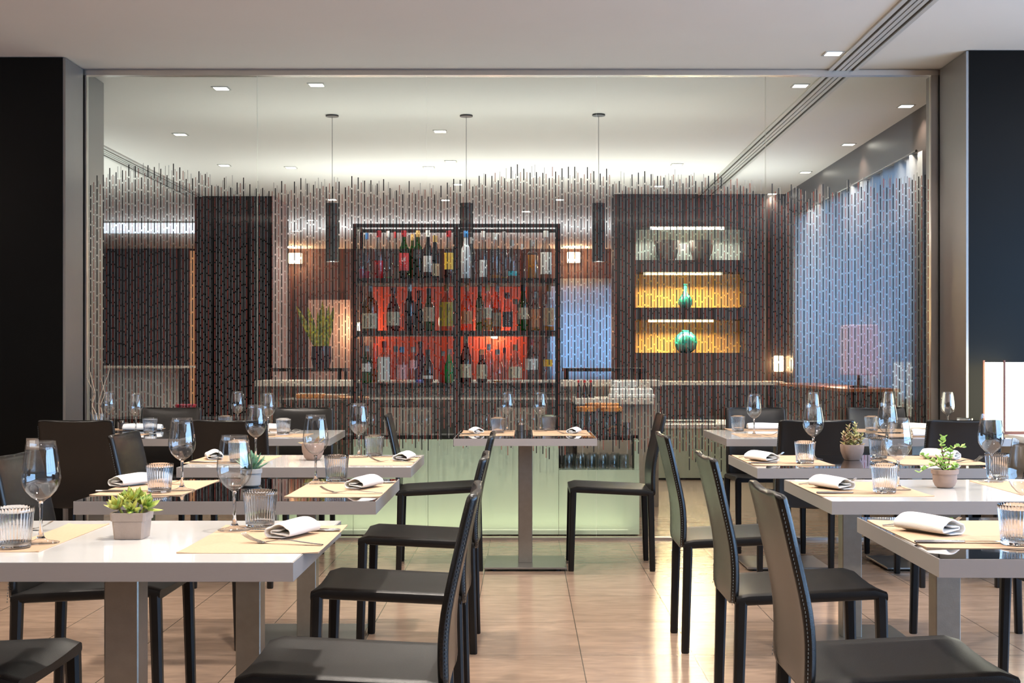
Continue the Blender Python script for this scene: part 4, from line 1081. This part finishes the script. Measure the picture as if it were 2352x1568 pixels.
for k, px in enumerate((1329, 1343, 1358)):
    t = thing('syrup_bottle', 'dark syrup bottle with red top on the counter, %s of three' % ['left', 'middle', 'right'][k], 'bottle', ((px-HX)/F*10, 10.0+.03*k, .8855), 0, 'syrup bottles')
    obj('body', lathe(nb(), [(0, 0), (.019, 0), (.019, .075), (.008, .10), (.008, .115), (0, .115)], 18), BM['black'](), t)
    obj('cap', lathe(nb(), [(0, .116), (.010, .116), (.010, .135), (0, .135)], 14), mat('cap_red', CP['red'], .35), t)
# low pale green cabinet further back right
cb = thing('low_cabinet', 'low pale green cabinet with white top behind the bar, right', 'cabinet', (1.85, 13.35, 0))
obj('body', bx(-.70, 1.1, -.54, .55, .02, .505), green_glass, cb); obj('top', bx(-.71, 1.11, -.55, .56, .506, .543), white_m, cb); obj('plinth', bx(-.67, 1.07, -.5, .5, 0, .0195), bar_steel, cb)
t = thing('display_case', 'flat glass display case on the low white-topped cabinet', 'display case', ((1580-HX)/F*13.2, 13.2, .544))
obj('case', bx(-.26, .26, -.15, .15, .012, .075), MATS['clear_bottle_glass'], t); obj('tray', bx(-.26, .26, -.15, .15, 0, .0115), inox, t)
# dark sideboard below the niche with white top line
sb = thing('sideboard', 'dark sideboard with pale top below the lit niche', 'sideboard', (2.02, 14.6, 0))
obj('body', bx(-.75, .8, -.22, .28, 0, .90), wood_dark, sb); obj('top', bx(-.80, .85, -.24, .29, .901, .94), bar_top_m, sb)

# high narrow black tables with the snake plant
def high_table(x0, x1, Y, z, label):
    t = thing('high_table', label, 'high table', ((x0+x1)/2, Y, 0)); w = (x1-x0)/2
    obj('top', bx(-w, w, -.25, .25, z-.03, z), bar_steel, t)
    for sx in (-1, 1):
        for sy in (-1, 1): obj('leg', bx(sx*(w-.03)-.015, sx*(w-.03)+.015, sy*.22-.015, sy*.22+.015, 0, z-.0305), bar_steel, t)
HT = 12.3
zh = Q(0, 845, HT)[2]
high_table((600-HX)/F*HT, (795-HX)/F*HT, HT, zh, 'narrow black high table carrying the snake plant')
high_table((1292-HX)/F*HT, (1480-HX)/F*HT, HT, zh, 'narrow black high table below the blue far window')
t = thing('snake_plant', 'tall yellow-edged snake plant in dark glossy pot on the high table', 'potted plant', ((738-HX)/F*HT, HT, zh+.001))
ph = Q(0, 795, HT)[2]-zh
obj('pot', lathe(nb(), [(0, 0), (.075, 0), (.095, ph*.4), (.09, ph), (.08, ph), (.078, ph-.02), (0, ph-.02)], 32), mat('dark_glossy_pot', (.03, .02, .03), .15), t, angle=50)
bm = nb(); rr = random.Random(3)
for (dx, lean, L) in [(-.02, -.28, .42), (.0, -.1, .36), (.005, .02, .46), (.03, .1, .42), (.04, .2, .40), (-.04, -.5, .46), (.02, -.2, .28), (-.01, .05, .38), (.05, .05, .3)]:
    leaf(bm, (dx, rr.uniform(-.03, .03), ph-.03), (lean, rr.uniform(-.1, .1), 1), L, .055, curl=.05, thick=.12, n=8, up=Vector((0, 1, 0)))
obj('foliage', bm, sm5, t, angle=50)
obj('soil', lathe(nb(), [(.077, ph-.019), (.02, ph-.012), (0, ph-.011)], 20), soil, t)

# pendants
for k, (px, py) in enumerate(((763, 264.5), (1071, 264.5), (1375, 262.5))):
    Y = (ZC-CH)*F/(HY-py); X = (px-HX)/F*Y
    t = thing('pendant_lamp', 'black cylinder pendant lamp, ' + ['left one', 'middle one behind the rack', 'right one beside the rack'][k], 'pendant lamp', (X, Y, ZC), 0, 'black cylinder pendants')
    z0, z1 = Q(0, 601, Y)[2]-ZC, Q(0, 467, Y)[2]-ZC
    obj('canopy', lathe(nb(), [(0, -.012), (.050, -.012), (.050, -.001), (0, -.001)], 32), bar_steel, t)
    obj('cord', tube(nb(), [(0, 0, -.012), (0, 0, z1)], .0022, 6), mat('cord_grey', (.12, .12, .11), .5), t)
    obj('shade', lathe(nb(), [(0, z1), (.050, z1), (.050, z0), (.046, z0), (.046, z1-.02), (0, z1-.02)], 36), bar_steel, t, angle=40)
    obj('bulb', lathe(nb(), [(0, z0+.015), (.044, z0+.015), (.044, z0+.006), (0, z0+.006)], 24), glow, t)
    light('pendant_glow', 'SPOT', (X, Y, ZC+z0-.01), 22, spot_size=math.radians(95), spot_blend=.5, shadow_soft_size=.04)

# niche contents and lights
def nq(px, py): return Q(px, py, 14.9)
for k, px in enumerate((1537, 1616)):
    t = thing('ceramic_pot', 'dark taupe tapering pot in the top niche, ' + ['left', 'right'][k], 'pot', (nq(px, 0)[0], 15.09, 2.3185), 0, 'two taupe pots in the top niche')
    obj('body', lathe(nb(), [(0, 0), (.085, 0), (.13, .12), (.148, .235), (.138, .235), (.12, .12), (.078, .012), (0, .012)], 36), taupe_pot, t, angle=50)
    obj('foot_ring', lathe(nb(), [(.086, .0), (.09, .004), (.09, .02), (.087, .022)], 36), taupe_pot, t)
t = thing('vase', 'teal bottle vase with slim neck in the middle amber niche', 'vase', (nq(1579, 0)[0], 15.09, 1.7755))
obj('body', lathe(nb(), [(0, 0), (.05, 0), (.085, .05), (.08, .10), (.05, .15), (.022, .19), (.018, .27)], 36), teal_m, t, angle=60)
obj('neck_rim', lathe(nb(), [(.0185, .262), (.026, .272), (.026, .28), (.012, .28), (.012, .262)], 24), teal_m, t)
t = thing('vase', 'round turquoise globe vase in the bottom amber niche', 'vase', (nq(1580, 0)[0], 15.09, 1.2605))
obj('body', lathe(nb(), [(0, 0), (.06, 0), (.115, .05), (.135, .12), (.118, .19), (.07, .235), (.04, .245)], 40), teal_m, t, angle=60)
obj('neck_rim', lathe(nb(), [(.0405, .243), (.046, .25), (.046, .262), (.036, .262), (.034, .243)], 24), teal_m, t)
for k, (z, m, c, e, w0_, w1_) in enumerate(((2.698, strip_m, (1, .98, .9), 26, 1495, 1665), (2.178, strip_am, (1, .74, .38), 25, 1480, 1660), (1.638, strip_am, (1, .74, .38), 24, 1490, 1640))):
    a, b = nq(w0_, 0)[0], nq(w1_, 0)[0]
    t = thing('niche_light', 'slim light strip at the top of the %s niche' % ['top', 'middle', 'bottom'][k], 'light strip', ((a+b)/2, 14.96, z), 0, 'niche light strips')
    obj('diffuser', bx(-(b-a)/2, (b-a)/2, -.012, .012, -.026, -.001), m, t)
    light('niche_beam', 'AREA', ((a+b)/2, 15.0, z-.035), e, color=c, shape='RECTANGLE', size=b-a, size_y=.04, rot=(-.35, 0, 0))

# curtains at the bar window, lamp on a sideboard in front
bm = nb(); n = 150; r0 = []; r1 = []
for k in range(n+1):
    y = 9.62+(14.2-9.62)*k/n; dx = .018*math.sin(k*.55)+.010*math.sin(k*1.3+1)
    r0.append(bm.verts.new((2.93+dx, y, .62))); r1.append(bm.verts.new((2.93+dx*.7, y, 2.72)))
for k in range(n): bm.faces.new((r0[k], r0[k+1], r1[k+1], r1[k]))
o = obj('sheer_curtain', bm, CURT, angle=180); tag(o, 'pale blue sheer curtain across the window on the right beyond the glass', 'curtain')
so = o.modifiers.new('cloth', 'SOLIDIFY'); so.thickness = .0008
bm = nb(); tube(bm, [(2.93, 9.75, 2.735), (2.93, 14.15, 2.735)], .010, 10)
o = obj('curtain_rod', bm, bar_steel); tag(o, 'thin dark curtain rod along the bar window', 'curtain rod')
s2 = thing('sideboard', 'dark low sideboard under the curtained window beyond the glass', 'sideboard', (2.66, 11.3, 0))
obj('body', bx(-.19, .21, -1.3, 1.4, .05, .93), wood_dark, s2); obj('top', bx(-.2, .22, -1.32, 1.42, .931, .955), mat('orange_wood', (.36, .12, .04), .35, noise=.2, nscale=10), s2); obj('plinth', bx(-.17, .19, -1.25, 1.35, 0, .0495), bar_steel, s2)
lp = thing('table_lamp', 'lilac drum-shade table lamp before the sheer curtain', 'table lamp', (2.68, 10.45, .956))
obj('base', lathe(nb(), [(0, 0), (.07, 0), (.07, .012), (.014, .02), (.012, .12), (0, .12)], 24), bar_steel, lp)
obj('shade', bx(-.12, .12, -.13, .13, .10, .50, bev=.01), lamp_lilac, lp)
light('lamp_glow', 'POINT', (2.62, 10.95, 1.1), 8, color=(1, .55, .3), shadow_soft_size=.08)
bm = nb(); n = 60; r0 = []; r1 = []  # second curtain, added to dim the overbright far window
for k in range(n+1):
    x = .40+1.42*k/n; dy = .015*math.sin(k*.6)
    r0.append(bm.verts.new((x, 22.08+dy, .02))); r1.append(bm.verts.new((x, 22.08+dy*.7, 2.56)))
for k in range(n): bm.faces.new((r0[k], r0[k+1], r1[k+1], r1[k]))
o = obj('sheer_curtain', bm, CURT, angle=180); tag(o, 'blue-lit sheer curtain added to dim the far window right of the rack', 'curtain')
so = o.modifiers.new('cloth', 'SOLIDIFY'); so.thickness = .0008
for X in (-1.05, -.3, .35):  # added spots without fixtures, brightening the bottles from the front
    light('added_rack_fill', 'SPOT', (X, 8.68, ZC-.03), 75, color=(1, .93, .85), spot_size=math.radians(70), spot_blend=.6, shadow_soft_size=.04, rot=(.18, 0, 0))
# wall lamps far back; the last one is added for an orange wall glow
for k, (px, py, Y, X_) in enumerate(((822, 752, 22.0, 0), (1135, 765, 22.0, 0), (676, 592, 22.0, 0), (1318, 590, 22.0, 0), (1792, 835, 14.8, 0))):
    q = Q(px, py, Y)
    t = thing('wall_lamp', 'small glowing wall lamp ' + ['behind the left end of the rack', 'behind the rack right of its post', 'high on the far plum wall at left', 'high beside the far blue window', 'added for the orange glow in the dark back corner at right'][k], 'wall lamp', (q[0], Y+.1, q[2]), 0, 'small warm wall lamps')
    w = .11 if k in (2, 3) else .055
    obj('shade', bx(-w, w, -.03, .04, -.09, .09, bev=.01), glow_soft, t); obj('backplate', bx(-.04, .04, .041, .06 if k < 4 else .055, -.04, .04), bar_steel, t)
    light('wall_lamp_glow', 'POINT', (q[0], Y-.12, q[2]), 26 if k < 4 else 6, color=(1, .55, .28), shadow_soft_size=.06)
# bluish emissive panel in the far left ceiling
t = thing('ceiling_glow_panel', 'broad bluish white glowing panel in the far left ceiling', 'ceiling light', (-5.8, 18.6, ZC))
obj('diffuser', bx(-1.9, 1.45, -.75, .75, -.012, -.002), mat('cool_glow', (.8, .85, .9), .5, emit=(.66, .78, 1), estr=1.1), t)
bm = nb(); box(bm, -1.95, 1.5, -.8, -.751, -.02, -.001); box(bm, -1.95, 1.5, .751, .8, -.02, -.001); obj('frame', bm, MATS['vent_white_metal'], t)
# reception desk and red things beyond at left
t = thing('reception_desk', 'pale grey desk beyond the glass at far left', 'desk', (-4.35, 13.8, 0))
obj('front', bx(-.75, .60, -.3, -.26, 0, 1.09), mat('pale_grey_panel', (.42, .40, .40), .5), t); obj('side', bx(.56, .60, -.259, .4, 0, 1.09), MATS['pale_grey_panel'], t); obj('top', bx(-.78, .78, -.34, .42, 1.091, 1.115), bar_top_m, t)
t = thing('lounge_table', 'low dark table beyond the glass right of the pale desk', 'table', (-3.35, 12.4, 0))
obj('top', bx(-.5, .75, -.3, .3, .60, .63), bar_steel, t)
for sx in (-.45, .7):
    for sy in (-.26, .26): obj('leg', bx(sx-.02, sx+.02, sy-.02, sy+.02, 0, .599), bar_steel, t)
t = thing('gift_box', 'small crimson box on the low dark table beyond the glass', 'box', ((427-HX)/F*12.4, 12.4, .631))
obj('body', bx(-.08, .08, -.07, .07, 0, .105, bev=.004), mat('crimson_card', (.55, .03, .08), .4), t); obj('lid', bx(-.084, .084, -.074, .074, .1055, .125, bev=.003), MATS['crimson_card'], t)
t = thing('candle_jar', 'pale candle jar beside the crimson box', 'candle', ((400-HX)/F*12.4, 12.35, .631))
obj('jar', lathe(nb(), [(0, 0), (.03, 0), (.033, .09), (.03, .09), (.028, .01), (0, .01)], 24), MATS['clear_bottle_glass'], t, angle=50)
obj('wax', lathe(nb(), [(0, .011), (.027, .011), (.028, .07), (0, .07)], 20), mat('candle_wax', (.8, .72, .6), .6), t)

# lamp and sideboard in the dining room, right
sd = thing('sideboard', 'pale sideboard at the right edge under the glowing box lamp', 'sideboard', (3.25, 7.55, 0))
obj('body', bx(-.48, .6, -.34, .36, .04, .715), bar_panel_m, sd); obj('top', bx(-.50, .62, -.37, .38, .716, .75), white_top, sd); obj('plinth', bx(-.45, .57, -.3, .32, 0, .0395), bar_steel, sd)
L0 = (2285-HX)/F*7.55
bl = thing('box_lamp', 'tall glowing white box lamp with rosewood frame on the sideboard', 'table lamp', (L0+.17, 7.58, .751))
zt_ = Q(0, 827, 7.55)[2]-.751
obj('diffuser', bx(-.160, .160, -.160, .160, .02, zt_-.012), lampwhite, bl)
bm = nb()
for sx in (-1, 1):
    for sy in (-1, 1): box(bm, sx*.165-.005, sx*.165+.005, sy*.165-.005, sy*.165+.005, 0, zt_)
box(bm, -.160, .160, -.170, -.160, 0, .018); box(bm, -.160, .160, .160, .170, 0, .018); box(bm, -.170, -.160, -.160, .160, 0, .018)
obj('frame', bm, lampframe, bl)
# socket plate on the left pier
t = thing('wall_socket', 'small aluminium switch plate low on the black left pier', 'wall plate', (Q(80, 0, 8.165)[0], 8.168, Q(0, 1018, 8.165)[2]))
obj('plate', bx(-.054, .054, -.008, -.0005, -.04, .033, bev=.002), alu, t); obj('insert', bx(-.03, .03, -.010, -.0081, -.025, .02), white_m, t)
